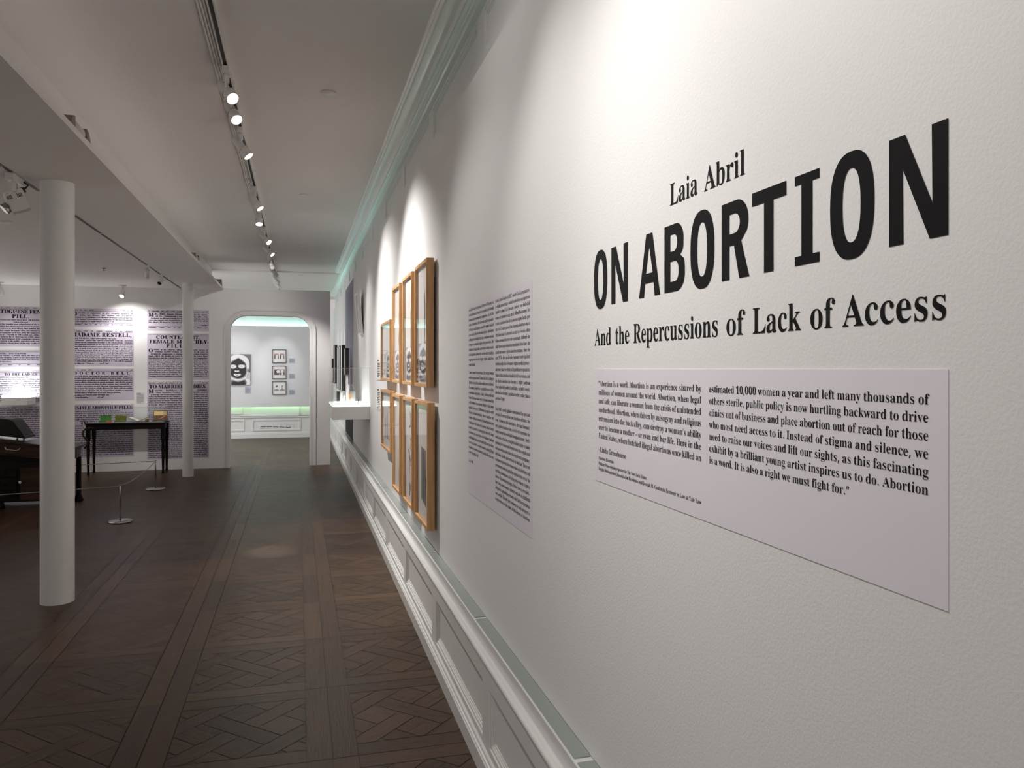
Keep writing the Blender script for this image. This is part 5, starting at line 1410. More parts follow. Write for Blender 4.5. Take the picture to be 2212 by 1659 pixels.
# ------------------------------------------------------------------ newspaper posters on the end wall
NW = dict(O=(0, YP - 0.002, 0), U=(1, 0, 0), W=(0, 0, 1))
XA = {'l': (-4.25, -3.39), 'm': (-3.203, -2.345), 'r': (-2.163, -1.305)}
FIL = 'whose skill and long experience in the treatment of all complaints incident to the female frame is well known to the public, and who can be consulted with the strictest confidence at any hour of the day. Ladies desiring proper medical attendance during confinement will be accommodated with private and respectable board. '


def poster(col, z0, z1, label, items):
    """items: ('h', text, cap, track) centred heading / ('p', text) running text / ('l', text, align) single line / ('r',) rule"""
    x0, x1 = XA[col]
    b_ = MB(); b_.box(x0, x1, YP - 0.002, YP - 0.0001, z0, z1)
    o = tag(b_.build('newspaper_poster', M_news, origin=((x0 + x1) / 2, YP, (z0 + z1) / 2)), label, 'poster', 'newspaper posters on the end wall')
    t = Text(thin=-0.040, tol=0.004)
    a, e = x0 + 0.018, x1 - 0.018
    z = z1 - 0.016
    pit, cap = 0.0300, 0.0190
    for it in items:
        if it[0] == 'h':
            z -= it[2]
            w0 = (width(it[1]) * 0.95 + it[3] * (len(it[1]) - 1)) * it[2]
            sxx = 0.95
            t.line(it[1], a, z, it[2], e, sxx, just=False, align='c', track=it[3] if w0 <= e - a else 0)
            z -= 0.012
        elif it[0] == 'r':
            z -= 0.007; t.rule(a, e, z, z + 0.003); z -= 0.008
        elif it[0] == 's':
            z -= 0.012; t.line(it[1], a, z, 0.014, e, 0.9, just=True); z -= 0.004
        elif it[0] == 'l':
            z -= cap + 0.004; t.line(it[1], a, z, cap, e, 0.9, just=False, align=it[2]); z -= 0.009
        elif it[0] == 'd':
            z -= 0.058; t.line(it[1], a, z, 0.055, None, 0.95)
            w_ = width(it[1]) * 0.95 * 0.055 + 0.012
            t.line(it[2], a + w_, z + pit, cap, e, 0.9); t.line(it[3], a + w_ + 0.015, z, cap, e, 0.9)
            z -= pit - cap + 0.002
        elif it[0] == 'p':
            z -= cap
            bot = z0 + 0.012 + (it[2] if len(it) > 2 else 0)
            txt = it[1]
            while True:
                k = Text(thin=t.thin, tol=t.tol)
                nb = k.para(txt, a, e, z, pit, cap, bot, 1.0, 0.03)
                if nb - pit >= bot and not (len(it) > 3 and it[3] == 'once'):
                    txt += ' ' + FIL
                    continue
                break
            z = t.para(txt, a, e, z, pit, cap, bot, 1.0, 0.03) + cap - 0.002
    t.build('printed_text', M_news_ink, parent=o, lift=0.0012, **NW)
    return o


poster('l', 1.819, 2.392, 'newspaper poster headed PORTUGUESE FEMALE PILL, top left behind the big column',
       [('s', 'sale also in bottles at one dollar each, with directions'), ('r',), ('h', 'PORTUGUESE FEMALE', 0.055, 0.12), ('h', 'PILL.', 0.055, 0.12),
        ('l', 'INVENTED AND PREPARED BY M. DE BOUDELOQUE', 'c'), ('l', 'Lisbon, Portugal.', 'c'),
        ('p', 'THEY are the wonder and admiration of the world, the only preparation which has always proved certain in producing the desired effect. So certain are in their effects, that caution should be known, otherwise they might be used. They are always mild and safe. Directions accompany each box, with the engraved stamp. Price $5—half boxes $3. For sale at 394 Grand, cor. Allen st. They can be sent by mail. Address Dr. F. Melveau, box 2359.', 0)])
poster('l', 1.527, 1.766, 'newspaper poster headed FEMALE MONTHLY PILLS From, second down on the left',
       [('r',), ('l', 'FEMALE MONTHLY PILLS—From Europe', 'l'), ('p', 'by Dr. L. of France.—Certain, these are sure in all cases where nature has been stopped. Taken as per directions they produce relief in a few days. Sold wholesale and retail, 167 Bowery, cor. Grand st. Price $1, with directions.', 0.03, 'once'), ('r',), ('s', 'Wanted—American Bibles for sale, bonnet, ribbons')])
poster('l', 1.022, 1.473, 'newspaper poster headed TO THE LADIES behind the lit display box',
       [('r',), ('h', 'TO THE LADIES', 0.034, 0.12), ('l', 'MADAME COSTELLO, Female Physician, 34', 'l'),
        ('p', 'Lispenard street, who has been underwriting a name in London, Philadelphia, and other cities, irregularities effected, but being skilled in all diseases, Madame C. treats through representation of her female experience with care in the gravest of all cases. ')])
poster('l', 0.21, 0.972, 'newspaper poster lowest in the left column, above the dark examination table',
       [('p', 'Ladies in need of Dr. BIRD very respectfully informs the ladies of New York and Brooklyn, that she continues to give advice and prescribe popular medicines for the various complaints. Mrs. B. is happy to announce that the failure whilst in her care who have relied upon her skill, ever proved as the honest statement. Notice of a Female Physician to become acquainted with a view of the scientific knowledge. ')])
poster('m', 2.114, 2.379, 'narrow newspaper poster beginning 20 YEARS of experience, top of the middle column',
       [('s', 'commonly the best known.             oct 3 1m'), ('r',), ('d', '20', 'YEARS of experience in the scientific practice of', 'curing one disease, has enabled DR. LAURENT,'),
        ('p', '34 Canal st., to eradicate even the most obstinate cases in half the time ever known. Terms moderate. Reference to the most desperate cases will be given. At home until 9 o’clock P. M.', 0.05, 'once'), ('r',), ('s', 'In Brooklyn. She is still in search of a room furnished')])
poster('m', 1.544, 2.073, 'newspaper poster headed MADAME RESTELL in the middle column',
       [('s', 'and rooms, from city hospital connected to the institution'), ('r',), ('h', 'MADAME RESTELL,', 0.056, 0.06),
        ('l', 'FEMALE PHYSICIAN, Office and residence 148 Green-', 'l'),
        ('p', 'wich street, where she can be consulted with the strictest confidence on all complaints incident to the female frame. Madame Restell’s mode of treatment in all cases of irregularity or suppression of those functions of nature upon which the health of every female depends, is such as to require but a few days to effect perfect cure. Ladies desiring proper medical attendance during confinement or other indisposition, will be accommodated during such time with private and respectable board. “Preventive Powders” for married ladies whose health forbids a too rapid increase of family, will be sent by mail to any part of the United States. Price $5 a package. All letters (post paid) addressed to box 2359, N. Y. City, will be received.', 0.04),
        ('l', 'Boston Office No. 7 Essex st.            oct 27 1m*', 'l')])
poster('m', 1.046, 1.507, 'newspaper poster headed DOCTOR BELL in the middle column',
       [('s', 'Notice to private offices              oct 1m'), ('r',), ('h', 'DOCTOR BELL', 0.042, 0.75),
        ('p', 'DOCTOR BELL devoting his personal attention (daily until 9 P. M.) to the removal of private diseases in every stage, treated by inexperienced or quackish practitioners; those laboring under the destructive effects of mercury or quack nostrums, and all who suspect the remains of disease lurking in their system, may consult Dr. B. always with a guarantee of cure. Persons contemplating marriage, who have been the subjects of the disease, Dr. Bell with incredible success has been called in. Dr. B.’s experience enables a separate completion and is well known to be safe and permanent.', 0.07),
        ('l', 'Private offices 1 COURTLANDT STREET, two', 'l'), ('l', 'doors from Broadway.                   oct 1m*', 'l')])
poster('m', 0.21, 0.988, 'newspaper poster headed FEMALE MONTHLY PILLS behind the small table',
       [('r',), ('h', 'FEMALE MONTHLY PILLS', 0.047, 0.03), ('l', 'PREPARED BY MADAME DRUNETTE, AT 1 BROADWAY', 'l'),
        ('p', 'These pills are acknowledged by the first physicians to be the most effective of any, best medicine that ladies laboring under a suppression of their natural illness can have, and they never fail. These pills comprising the best. ', 0.42, 'once'),
        ('h', 'TO THE LADIES', 0.05, 0.05),
        ('p', 'MADAME C. wishes to apprize ladies suffering of irregularity, obstruction, &c., by whatever cause produced. '), ])
poster('r', 2.069, 2.381, 'newspaper poster headed MRS. BIRD, top of the right column',
       [('s', 'A respectable and most useful pamphlet         oct 27'), ('r',), ('d', 'M', 'RS. BIRD, Female Physician, where can be obtain-', 'ed Dr. Vandenburgh’s female renovating pills, from'),
        ('p', 'Germany, an effectual remedy for suppression, irregularity, and all cases where nature has stopped from any cause whatever. Sold only at Mrs. Bird’s, 83 Duane st., near Broadway.', 0.045, 'once'), ('l', 'oct 3m*', 'r'), ('r',), ('s', 'Quotations wanted. Best of the season just landed here')])
poster('r', 1.346, 2.031, 'newspaper poster headed COUNTERFEIT FEMALE MONTHLY PILLS behind the thin column',
       [('r',), ('h', 'COUNTERFEIT,', 0.053, 0.10), ('h', 'FEMALE MONTHLY', 0.053, 0.14), ('h', 'PILLS.', 0.053, 0.40),
        ('d', 'O', 'WING to the celebrity, efficacy and invariable success of', 'Madame Restell’s Female Monthly Pills in all cases of'),
        ('p', 'irregularity, suppression, or stoppage of those functions of nature upon which the health of every female depends, since their introduction into the United States, about four years, counterfeits and imitations are constantly attempted to be palmed off for the genuine. Cheap common pills are purchased and at twelve cents a box, put up in different boxes, and called “Female Monthly Pills,” with the object of selling them, if possible, at one dollar. Females are therefore cautioned against these attempts to impose upon them. It is sufficient here to state that all Female Monthly Pills are counterfeits, except those sold at Madame Restell’s Principal Office, 148 Greenwich st. New York, and No. 7 Essex street, Boston. Price $1. Madame Restell’s signature is written on the cover of each box. N. B. The married, under some circumstances, must abstain from their use for reasons contained in the directions.')])
poster('r', 0.158, 1.312, 'tall newspaper poster headed TO MARRIED LADIES, lowest in the right column',
       [('s', 'Bronchitis, asthma and diseases of the lungs       oct 1m'), ('r',), ('h', 'TO MARRIED LADIES.', 0.053, 0.02),
        ('d', 'M', 'ADAME RESTELL’S PREVENTIVE POWDERS.', 'These invaluable Powders have been generally adopted'),
        ('p', 'in Europe, but France in particular, for upwards of thirty years, as well as by thousands in this country, as being the only mild, safe and efficacious remedy for married ladies whose health forbids a too rapid increase of family. Madame Restell, as is well known, was for twelve years Female Physician in the two principal Female Hospitals in Europe—those of Vienna and Paris—where, favored by her great experience and opportunities, she attained that celebrity in those great discoveries in medical science so specially adapted to the female frame, for which her medicines now stand unrivalled as well in this country as in Europe. Her acquaintance with the physiology and anatomy of the female frame, enabled her, by tracing the decline and ill health of married females, scarce in the meridian of life, and the consequent rapid and often apparently inexplicable causes which consign many a fond mother to a premature grave, to their true source. ')])
wall_label('wall_label', 'pale text label on the bare wall strip above the small table', (0, YP, 0), (1, 0, 0), (0, 0, 1), -2.312, -2.200, 0.985, 1.155, M_lab, 1, 0.011, 0.006)

# ------------------------------------------------------------------ round columns
for x, y, r, top, lab in ((-1.502, 5.668, 0.0985, ZS, 'thick round white column standing near the left edge'),
                          (-1.492, 11.80, 0.0735, ZS, 'slim round white column in front of the newspaper wall')):
    b_ = MB(); b_.lathe([(r, 0), (r, top)], (x, y, 0), (x, y, 5), 56, caps=False)
    tag(b_.build('column', M_paint, origin=(x, y, 0)), lab, 'column')

# ------------------------------------------------------------------ lit display box on the end wall
lb = thing('display_case', 'small white lit display box glowing on the newspaper wall at far left', 'display case', (-3.78, 12.48, 1.0))
b_ = MB(); b_.box(-3.955, -3.63, 12.30, YP - 0.003, 0.998, 1.105); b_.build('shelf_box', M_white, lb, bevel=0.003)
b_ = MB(); b_.box(-3.945, -3.64, 12.31, YP - 0.01, 1.105, 1.115); b_.build('lit_floor', emit('lit_box_floor', (1, 1, 1), 34.0), lb)
b_ = MB()
a0, a1, e0, e1, t1 = -3.95, -3.635, 12.305, YP - 0.004, 1.40
b_.add([(a0, e0, 1.11), (a1, e0, 1.11), (a1, e0, t1), (a0, e0, t1)], [(0, 1, 2, 3)])
b_.add([(a0, e0, 1.11), (a0, e1, 1.11), (a0, e1, t1), (a0, e0, t1)], [(0, 1, 2, 3)])
b_.add([(a1, e0, 1.11), (a1, e1, 1.11), (a1, e1, t1), (a1, e0, t1)], [(0, 1, 2, 3)])
b_.add([(a0, e0, t1), (a1, e0, t1), (a1, e1, t1), (a0, e1, t1)], [(0, 1, 2, 3)])
b_.build('acrylic_cover', M_acryl, lb)
b_ = MB(); b_.lathe([(0.035, 0), (0.04, 0.02), (0.04, 0.14), (0.02, 0.17), (0.02, 0.2), (0.026, 0.205)], (-3.76, 12.5, 1.115), (-3.76, 12.5, 3), 20)
tag(b_.build('glass_bottle', M_white, origin=(-3.76, 12.5, 1.115)), 'white bottle inside the glowing box on the newspaper wall', 'bottle')

# ------------------------------------------------------------------ narrow table with books
TX0, TX1, TY0, TY1, TT = -2.885, -1.855, 12.22, 12.60, 0.735
tb = thing('side_table', 'narrow black table with turned legs against the newspaper wall', 'table', (-2.37, 12.41, 0))
b_ = MB(); b_.box(TX0 - 0.01, TX1 + 0.01, TY0 - 0.01, TY1 + 0.01, TT - 0.022, TT); b_.build('tabletop', M_darkwood, tb, bevel=0.005)
b_ = MB(); b_.box(TX0 + 0.015, TX1 - 0.015, TY0 + 0.015, TY1 - 0.015, TT - 0.095, TT - 0.022); b_.build('apron', M_darkwood, tb)
for x in (TX0 + 0.028, TX1 - 0.028):
    for y in (TY0 + 0.028, TY1 - 0.028):
        b_ = MB(); b_.box(x - 0.026, x + 0.026, y - 0.026, y + 0.026, TT - 0.20, TT - 0.022)
        b_.lathe([(0.012, 0), (0.018, 0.01), (0.016, 0.03), (0.014, 0.05), (0.024, 0.36), (0.020, 0.44), (0.028, 0.455), (0.020, 0.47), (0.030, 0.50), (0.026, TT - 0.20)],
                 (x, y, 0), (x, y, 2), 18)
        b_.build('leg', M_darkwood, tb)
b_ = MB(); b_.box(TX0 + 0.02, TX1 - 0.02, TY0 + 0.005, TY1 - 0.01, TT, TT + 0.004)
tag(b_.build('display_mat', mat('grey_display_mat', (0.22, 0.23, 0.25), 0.5), origin=(-2.37, 12.41, TT)), 'thin grey mat under the books on the narrow table', 'mat')
TM = TT + 0.004
tc_ = thing('acrylic_cover', 'clear box cover over the things on the narrow table', 'cover', (-2.37, 12.41, TM))
b_ = MB(); a0, a1, e0, e1, t1 = TX0 + 0.022, TX1 - 0.022, TY0 + 0.008, TY1 - 0.012, 0.945
for q in ([(a0, e0), (a1, e0)], [(a0, e0), (a0, e1)], [(a1, e0), (a1, e1)], [(a0, e1), (a1, e1)]):
    (xa, ya), (xb, yb) = q
    b_.add([(xa, ya, TM), (xb, yb, TM), (xb, yb, t1), (xa, ya, t1)], [(0, 1, 2, 3)])
b_.add([(a0, e0, t1), (a1, e0, t1), (a1, e1, t1), (a0, e1, t1)], [(0, 1, 2, 3)])
b_.build('clear_panels', M_acryl, tc_)
M_green = mat('green_tin', (0.05, 0.22, 0.03), 0.3, var=0.35, vscale=30)
M_green2 = mat('olive_tin', (0.13, 0.16, 0.02), 0.3, var=0.3, vscale=30)
M_gold = mat('gold_paper', (0.80, 0.50, 0.14), 0.35, var=0.08)
for x0, x1, m1, lab in ((-2.745, -2.600, M_green, 'bright green pill tin standing open at the left of the narrow table'),
                        (-2.548, -2.402, M_green2, 'olive green tin with a gold rim, right of the bright green one')):
    t = thing('pill_tin', lab, 'tin', ((x0 + x1) / 2, 12.40, TM))
    b_ = MB(); b_.box(x0, x1, 12.36, 12.44, TM, TM + 0.028); b_.build('tin_base', m1, t, bevel=0.003)
    R_ = Matrix.Translation((0, 12.44, TM + 0.026)) @ Matrix.Rotation(math.radians(-8), 4, 'X')
    b_ = MB(); b_.box(x0, x1, -0.008, 0.0, 0, 0.062, M=R_); b_.build('tin_lid', m1, t, bevel=0.002)
    b_ = MB(); b_.box(x0 + 0.004, x1 - 0.004, -0.010, 0.001, 0.062, 0.066, M=R_)
    b_.build('lid_rim', M_gold if m1 is M_green2 else M_green2, t)
b_ = MB(); b_.box(-2.632, -2.573, 12.27, 12.32, TM, TM + 0.022)
tag(b_.build('red_box', mat('orange_red_card', (0.75, 0.10, 0.03), 0.45), origin=(-2.602, 12.295, TM), bevel=0.002), 'small orange-red box in front of the green tins', 'box')
b_ = MB(); b_.box(-2.72, -2.40, 12.26, 12.266 + 0.06, TM, TM + 0.0012)
bk = thing('open_book', 'open book with cream pages in the middle of the narrow table', 'book', (-2.22, 12.36, TM))
for s_, nm in ((-1, 'left'), (1, 'right')):
    R_ = Matrix.Translation((-2.225, 12.36, TM + 0.004)) @ Matrix.Rotation(math.radians(-24 * s_), 4, 'Y')
    b_ = MB(); b_.box(0 if s_ > 0 else -0.13, 0.13 if s_ > 0 else 0, -0.08, 0.08, 0.0035, 0.014, M=R_)
    b_.build('pages', mat('cream_pages', (0.80, 0.70, 0.58), 0.6, var=0.03), bk)
    b_ = MB(); b_.box(0 if s_ > 0 else -0.134, 0.134 if s_ > 0 else 0, -0.084, 0.084, 0, 0.0035, M=R_)
    b_.build('cover', M_black, bk)
b_ = MB(); b_.lathe([(0.0, 0), (0.018, 0.001), (0.026, 0.012), (0.026, 0.026), (0.018, 0.037), (0.0, 0.038)], (-2.105, 12.30, TM), (-2.105, 12.30, 3), 20)
tag(b_.build('rubber_ball_syringe', mat('brown_rubber', (0.16, 0.07, 0.02), 0.4), origin=(-2.105, 12.30, TM)), 'small brown round rubber bulb right of the open book', 'instrument')
gb = thing('display_box', 'open gold-lined box glowing at the right end of the narrow table', 'box', (-1.955, 12.44, TM))
b_ = MB(); b_.box(-2.055, -1.862, 12.36, 12.50, TM, TM + 0.012); b_.build('box_tray', M_black, gb, bevel=0.002)
R_ = Matrix.Translation((0, 12.50, TM + 0.01)) @ Matrix.Rotation(math.radians(-12), 4, 'X')
b_ = MB(); b_.box(-2.055, -1.862, -0.006, 0.0, 0, 0.145, M=R_); b_.build('box_lid', mat('brown_leatherette', (0.16, 0.08, 0.02), 0.4), gb)
b_ = MB(); b_.box(-2.045, -1.872, -0.0075, -0.006, 0.072, 0.130, M=R_); b_.build('gold_lining', mat('pale_gold_lining', (0.85, 0.60, 0.24), 0.4, var=0.05), gb)
b_ = MB(); b_.tube([(-1.98, 12.39, TM + 0.02), (-1.94, 12.40, TM + 0.035), (-1.90, 12.41, TM + 0.055), (-1.875, 12.42, TM + 0.06)], [0.006, 0.010, 0.015, 0.016], 12)
tag(b_.build('rubber_tube', mat('orange_rubber', (0.50, 0.14, 0.03), 0.35), origin=(-1.93, 12.40, TM)), 'orange rubber tube resting in the gold-lined box', 'instrument')

# ------------------------------------------------------------------ examination table
et = thing('examination_table', 'antique dark wooden examination table with drawers and a leather headrest behind the big column', 'examination table', (-3.1, 9.75, 0))
TIL = math.radians(8.3)
R_ = Matrix.Translation((-2.375, 9.47, 0.645)) @ Matrix.Rotation(TIL, 4, 'Y')
b_ = MB(); b_.box(-1.55, 0.012, -0.02, 0.56, -0.026, 0.0, M=R_); b_.build('tabletop', M_mahog, et, bevel=0.008)
b_ = MB(); b_.box(-1.52, -0.02, 0.0, 0.54, -0.135, -0.026, M=R_); b_.build('upper_body', M_mahog, et, bevel=0.003)
b_ = MB(); b_.box(-1.50, -0.16, 0.07, 0.52, -0.30, -0.136, M=R_); b_.build('inner_frame', M_darkwood, et)
b_ = MB(); b_.box(-1.50, -0.30, -0.006, 0.0, -0.122, -0.040, M=R_); dr = b_.build('drawer', M_mahog, et, bevel=0.003)
b_ = MB()
b_.tube([R_ @ Vector(p) for p in ((-0.62, -0.006, -0.055), (-0.62, -0.035, -0.06), (-0.60, -0.045, -0.085), (-0.50, -0.045, -0.085), (-0.48, -0.035, -0.06), (-0.48, -0.006, -0.055))], 0.006, 8)
b_.build('handle', M_steel, dr)
b_ = MB(); b_.box(-1.53, -0.01, -0.012, 0.55, -0.150, -0.135, M=R_); b_.build('moulding', M_mahog, et, bevel=0.004)
b_ = MB(); b_.box(-3.95, -2.50, 9.52, 9.99, 0.075, 0.50); b_.build('cabinet', M_darkwood, et, bevel=0.004)
for k, (z0, z1) in enumerate(((0.34, 0.435), (0.205, 0.325), (0.09, 0.19))):
    b_ = MB(); b_.box(-3.40, -2.905, 9.505, 9.52, z0, z1); d_ = b_.build('drawer', M_darkwood, et, bevel=0.006)
    b_ = MB(); b_.lathe([(0.004, 0), (0.005, 0.012), (0.009, 0.018), (0.0, 0.022)], (-3.02, 9.505, (z0 + z1) / 2), (-3.02, 9.0, (z0 + z1) / 2), 10, caps=False); b_.build('knob', M_darkwood, d_)
b_ = MB(); b_.box(-2.875, -2.56, 9.51, 9.52, 0.095, 0.44); d_ = b_.build('door', M_mahog, et, bevel=0.006)
b_ = MB(); b_.lathe([(0.006, 0), (0.008, 0.012), (0.015, 0.020), (0.013, 0.03), (0.0, 0.034)], (-2.872, 9.51, 0.29), (-2.872, 9, 0.29), 14, caps=False); b_.build('knob', mat('porcelain', (0.75, 0.74, 0.72), 0.2), d_)['label'] = 'white porcelain knob'
for x, y, tp in ((-2.415, 9.53, 0.50), (-2.415, 9.94, 0.50), (-3.86, 9.53, 0.70), (-3.86, 9.94, 0.70), (-3.08, 9.60, 0.10), (-2.62, 9.60, 0.10)):
    b_ = MB(); r_ = 0.026
    if tp > 0.2:
        b_.lathe([(0.045, 0), (0.05, 0.012), (0.034, 0.05), (0.026, 0.075), (0.026, tp)], (x, y, 0), (x, y, 2), 4 * 5)
    else:
        b_.lathe([(0.03, 0), (0.036, 0.02), (0.02, 0.05), (0.03, 0.085)], (x, y, 0), (x, y, 2), 16)
    b_.build('leg', M_darkwood, et)
R2 = R_ @ Matrix.Translation((-0.50, 0.12, 0.0))
b_ = MB()
pts = [(-0.55, 0.03), (0.02, 0.03), (-0.13, 0.20), (-0.17, 0.215), (-0.22, 0.215), (-0.55, 0.20)]
b_.add([(x, 0.0, z) for x, z in pts] + [(x, 0.34, z) for x, z in pts], [tuple(range(6)), tuple(reversed(range(6, 12)))] + [(i, (i + 1) % 6, 6 + (i + 1) % 6, 6 + i) for i in range(6)], M=R2)
b_.build('headrest', mat('black_leather', (0.012, 0.009, 0.008), 0.5, var=0.2, bump=0.1, spec=0.15), et, bevel=0.01)
for px_, py_ in ((-0.08, 0.06), (-0.08, 0.28), (-0.48, 0.06), (-0.48, 0.28)):
    b_ = MB(); b_.cyl(R2 @ Vector((px_, py_, 0.0)), R2 @ Vector((px_, py_, 0.04)), 0.009); b_.build('support_post', M_steel, et)
b_ = MB()
ar = [(-2.325, 9.80, 0.60), (-2.295, 9.80, 0.66), (-2.30, 9.80, 0.70), (-2.335, 9.80, 0.745), (-2.34, 9.80, 0.79), (-2.31, 9.80, 0.825), (-2.27, 9.80, 0.835), (-2.235, 9.80, 0.825)]
sm = []
for i in range(len(ar) - 1):
    for k in range(4):
        p0, p1, p2, p3 = (Vector(ar[max(i - 1, 0)]), Vector(ar[i]), Vector(ar[i + 1]), Vector(ar[min(i + 2, len(ar) - 1)]))
        t_ = k / 4
        sm.append(0.5 * (2 * p1 + (p2 - p0) * t_ + (2 * p0 - 5 * p1 + 4 * p2 - p3) * t_ ** 2 + (3 * p1 - p0 - 3 * p2 + p3) * t_ ** 3))
sm.append(Vector(ar[-1]))
b_.tube(sm, 0.010, 10); b_.build('stirrup_arm', M_mahog, et)

# ------------------------------------------------------------------ low barrier posts with cord
M_cord = mat('grey_elastic_cord', (0.30, 0.29, 0.28), 0.5)
for x, y, lab in ((-1.685, 8.44, 'low steel barrier post on a round base nearest the camera'), (-1.716, 10.60, 'low steel barrier post on a round base in front of the narrow table'),
                  (-4.05, 7.86, 'low steel barrier post beyond the left edge'), (-4.0, 10.32, 'low steel barrier post behind the examination table')):
    if x < -3.9:
        continue
    t = thing('barrier_post', lab, 'barrier post', (x, y, 0), 'low steel barrier posts')
    b_ = MB(); b_.lathe([(0.108, 0), (0.110, 0.004), (0.110, 0.016), (0.104, 0.021), (0.03, 0.023), (0.014, 0.026)], (x, y, 0), (x, y, 1), 40); b_.build('base', M_steel, t)
    b_ = MB(); b_.lathe([(0.0085, 0.022), (0.0085, 0.350), (0.0075, 0.353), (0.0075, 0.358), (0.0105, 0.359), (0.0105, 0.366), (0.008, 0.369)], (x, y, 0), (x, y, 1), 16); b_.build('post', M_steel, t)


def cord(a, b, sag, lab):
    b_ = MB(); pts = []
    for k in range(17):
        t_ = k / 16
        p = Vector(a).lerp(Vector(b), t_); p.z -= sag * 4 * t_ * (1 - t_); pts.append(p)
    b_.tube(pts, 0.0035, 8)
    tag(b_.build('rope', M_cord, origin=a), lab, 'rope', 'cords between the barrier posts')


cord((-1.685, 8.4525, 0.355), (-1.716, 10.5875, 0.355), 0.035, 'sagging barrier cord between the two low posts')
cord((-1.698, 8.437, 0.354), (-4.6, 7.62, 0.352), 0.006, 'barrier cord running left from the nearer post past the examination table')
cord((-1.729, 10.597, 0.354), (-4.6, 9.99 + 0.16, 0.34), 0.004, 'barrier cord running left from the farther post under the narrow table')

# ------------------------------------------------------------------ ceiling track
tr = thing('lighting_track', 'long white ceiling track with a dark slot carrying the spotlights', 'lighting track', (-0.395, 6.7, HC))
b_ = MB()
TE = 17.0
b_.box(-0.397, -0.389, -2.4, TE, HC - 0.034, HC); b_.box(-0.369, -0.361, -2.4, TE, HC - 0.034, HC); b_.box(-0.389, -0.369, -2.4, TE, HC - 0.012, HC)
b_.build('rail', M_lampw, tr)
b_ = MB(); b_.box(-0.3885, -0.3695, -2.4, TE, HC - 0.0265, HC - 0.0125); b_.build('slot', M_dark, tr)
b_ = MB()
for x in (-0.412, -0.426, -0.441):
    b_.tube([(x, -2.4, HC - 0.010), (x, TE, HC - 0.010)], 0.0062, 10)
b_.build('conduit', M_lampw, tr)


def aim(o, local_from, target):
    d = (Vector(target) - Vector(local_from)).normalized()
    o.rotation_euler = d.to_track_quat('-Z', 'Y').to_euler()


def lamp_proto(lab):
    """adapter, driver stem, tilting head with ring and lens; head pivots 0.135 m under the track"""
    t = thing('track_spotlight', lab, 'spotlight', (0, 0, 0), 'spotlights on the long ceiling track')
    b_ = MB(); b_.box(-0.019, 0.019, -0.055, 0.055, -0.030, 0.0); b_.build('adapter', M_lampw, t, bevel=0.003)
    b_ = MB(); b_.cyl((0, 0, -0.030), (0, 0, -0.075), 0.017, 0.017, 20); b_.box(-0.006, 0.006, -0.026, 0.026, -0.115, -0.070); b_.build('stem', M_lampw, t)
    b_ = MB()
    b_.lathe([(0.018, -0.075), (0.025, -0.066), (0.027, -0.045), (0.027, 0.02), (0.032, 0.033), (0.0345, 0.070), (0.0345, 0.092), (0.031, 0.092), (0.031, 0.086)], (0, 0, 0), (0, 0, -1), 28, caps=False)
    hd = b_.build('lamp_head', M_lampw)
    hd.parent = t; hd.location = (0, 0, -0.118)
    b_ = MB(); b_.lathe([(0.032, 0.033), (0.0350, 0.033), (0.0350, 0.037), (0.032, 0.037)], (0, 0, 0), (0, 0, -1), 28, caps=False); r_ = b_.build('trim_ring', M_chrome); r_.parent = hd
    b_ = MB(); b_.lathe([(0.0308, 0.088), (0.0001, 0.0885)], (0, 0, 0), (0, 0, -1), 28, caps=False); l_ = b_.build('lens', M_lens); l_.parent = hd
    return t


# (y along the track, aim point, power, cone, label)
LAMPS = [
    (2.95, (XW, 2.75, 2.35), 11, 110, 'track spotlight washing the bare wall between title and introduction panel'),
    (1.35, (XW, 1.25, 2.05), 78, 84, 'track spotlight over the middle of the title'),
    (2.15, (XW, 2.1, 1.75), 50, 74, 'track spotlight over the left end of the title'),
    (4.52, (0.62, 3.05, 1.45), 42, 66, 'first bright spotlight below the bare length of track, lens towards the camera'),
    (4.86, (0.60, 3.40, 1.05), 10, 80, 'second bright spotlight, almost touching the first'),
    (5.62, (XW, 5.25, 1.50), 215, 92, 'lone spotlight third along the track with a visible chrome ring'),
    (7.41, (XW, 6.9, 1.30), 180, 104, 'fourth spotlight along the track, tilted over the oak frames'),
    (8.18, (-0.22, 6.75, 0.0), 300, 9, 'fifth spotlight along the track, close after the fourth'),
    (9.47, (XW, 8.55, 1.7), 80, 56, 'sixth spotlight along the track, above the display case'),
    (10.45, (XW, 9.9, 1.9), 60, 44, 'seventh spotlight, in the middle of the distant row'),
    (11.15, (-0.9, YP, 2.0), 21, 100, 'eighth spotlight, first of a distant close pair'),
    (11.70, (0.30, YP, 1.1), 130, 60, 'ninth spotlight, second of the distant close pair'),
    (12.75, (XW, 13.5, 1.7), 40, 32, 'tenth spotlight, just in front of the doorway wall'),
    (13.80, (XW, 14.5, 1.7), 40, 32, 'eleventh spotlight, above the doorway wall'),
    (14.60, (XW, 16.0, 1.7), 40, 34, 'last spotlight at the far end of the track'),
]
proto = lamp_proto(LAMPS[0][-1])
for i, (y, tgt, pw, cone, lab) in enumerate(LAMPS):
    t = proto if i == 0 else copy_tree(proto)
    t['label'] = lab
    t.location = (-0.379, y, HC - 0.034)
    hd = [c for c in t.children if c.name.startswith('lamp_head')][0]
    piv = Vector((-0.379, y, HC - 0.034 - 0.118))
    aim(hd, piv, tgt)
    d_ = (Vector(tgt) - piv).normalized()
    spot('beam', piv + d_ * 0.105, tgt, pw, cone, 1.0, (1, 0.965, 0.935), 0.028)

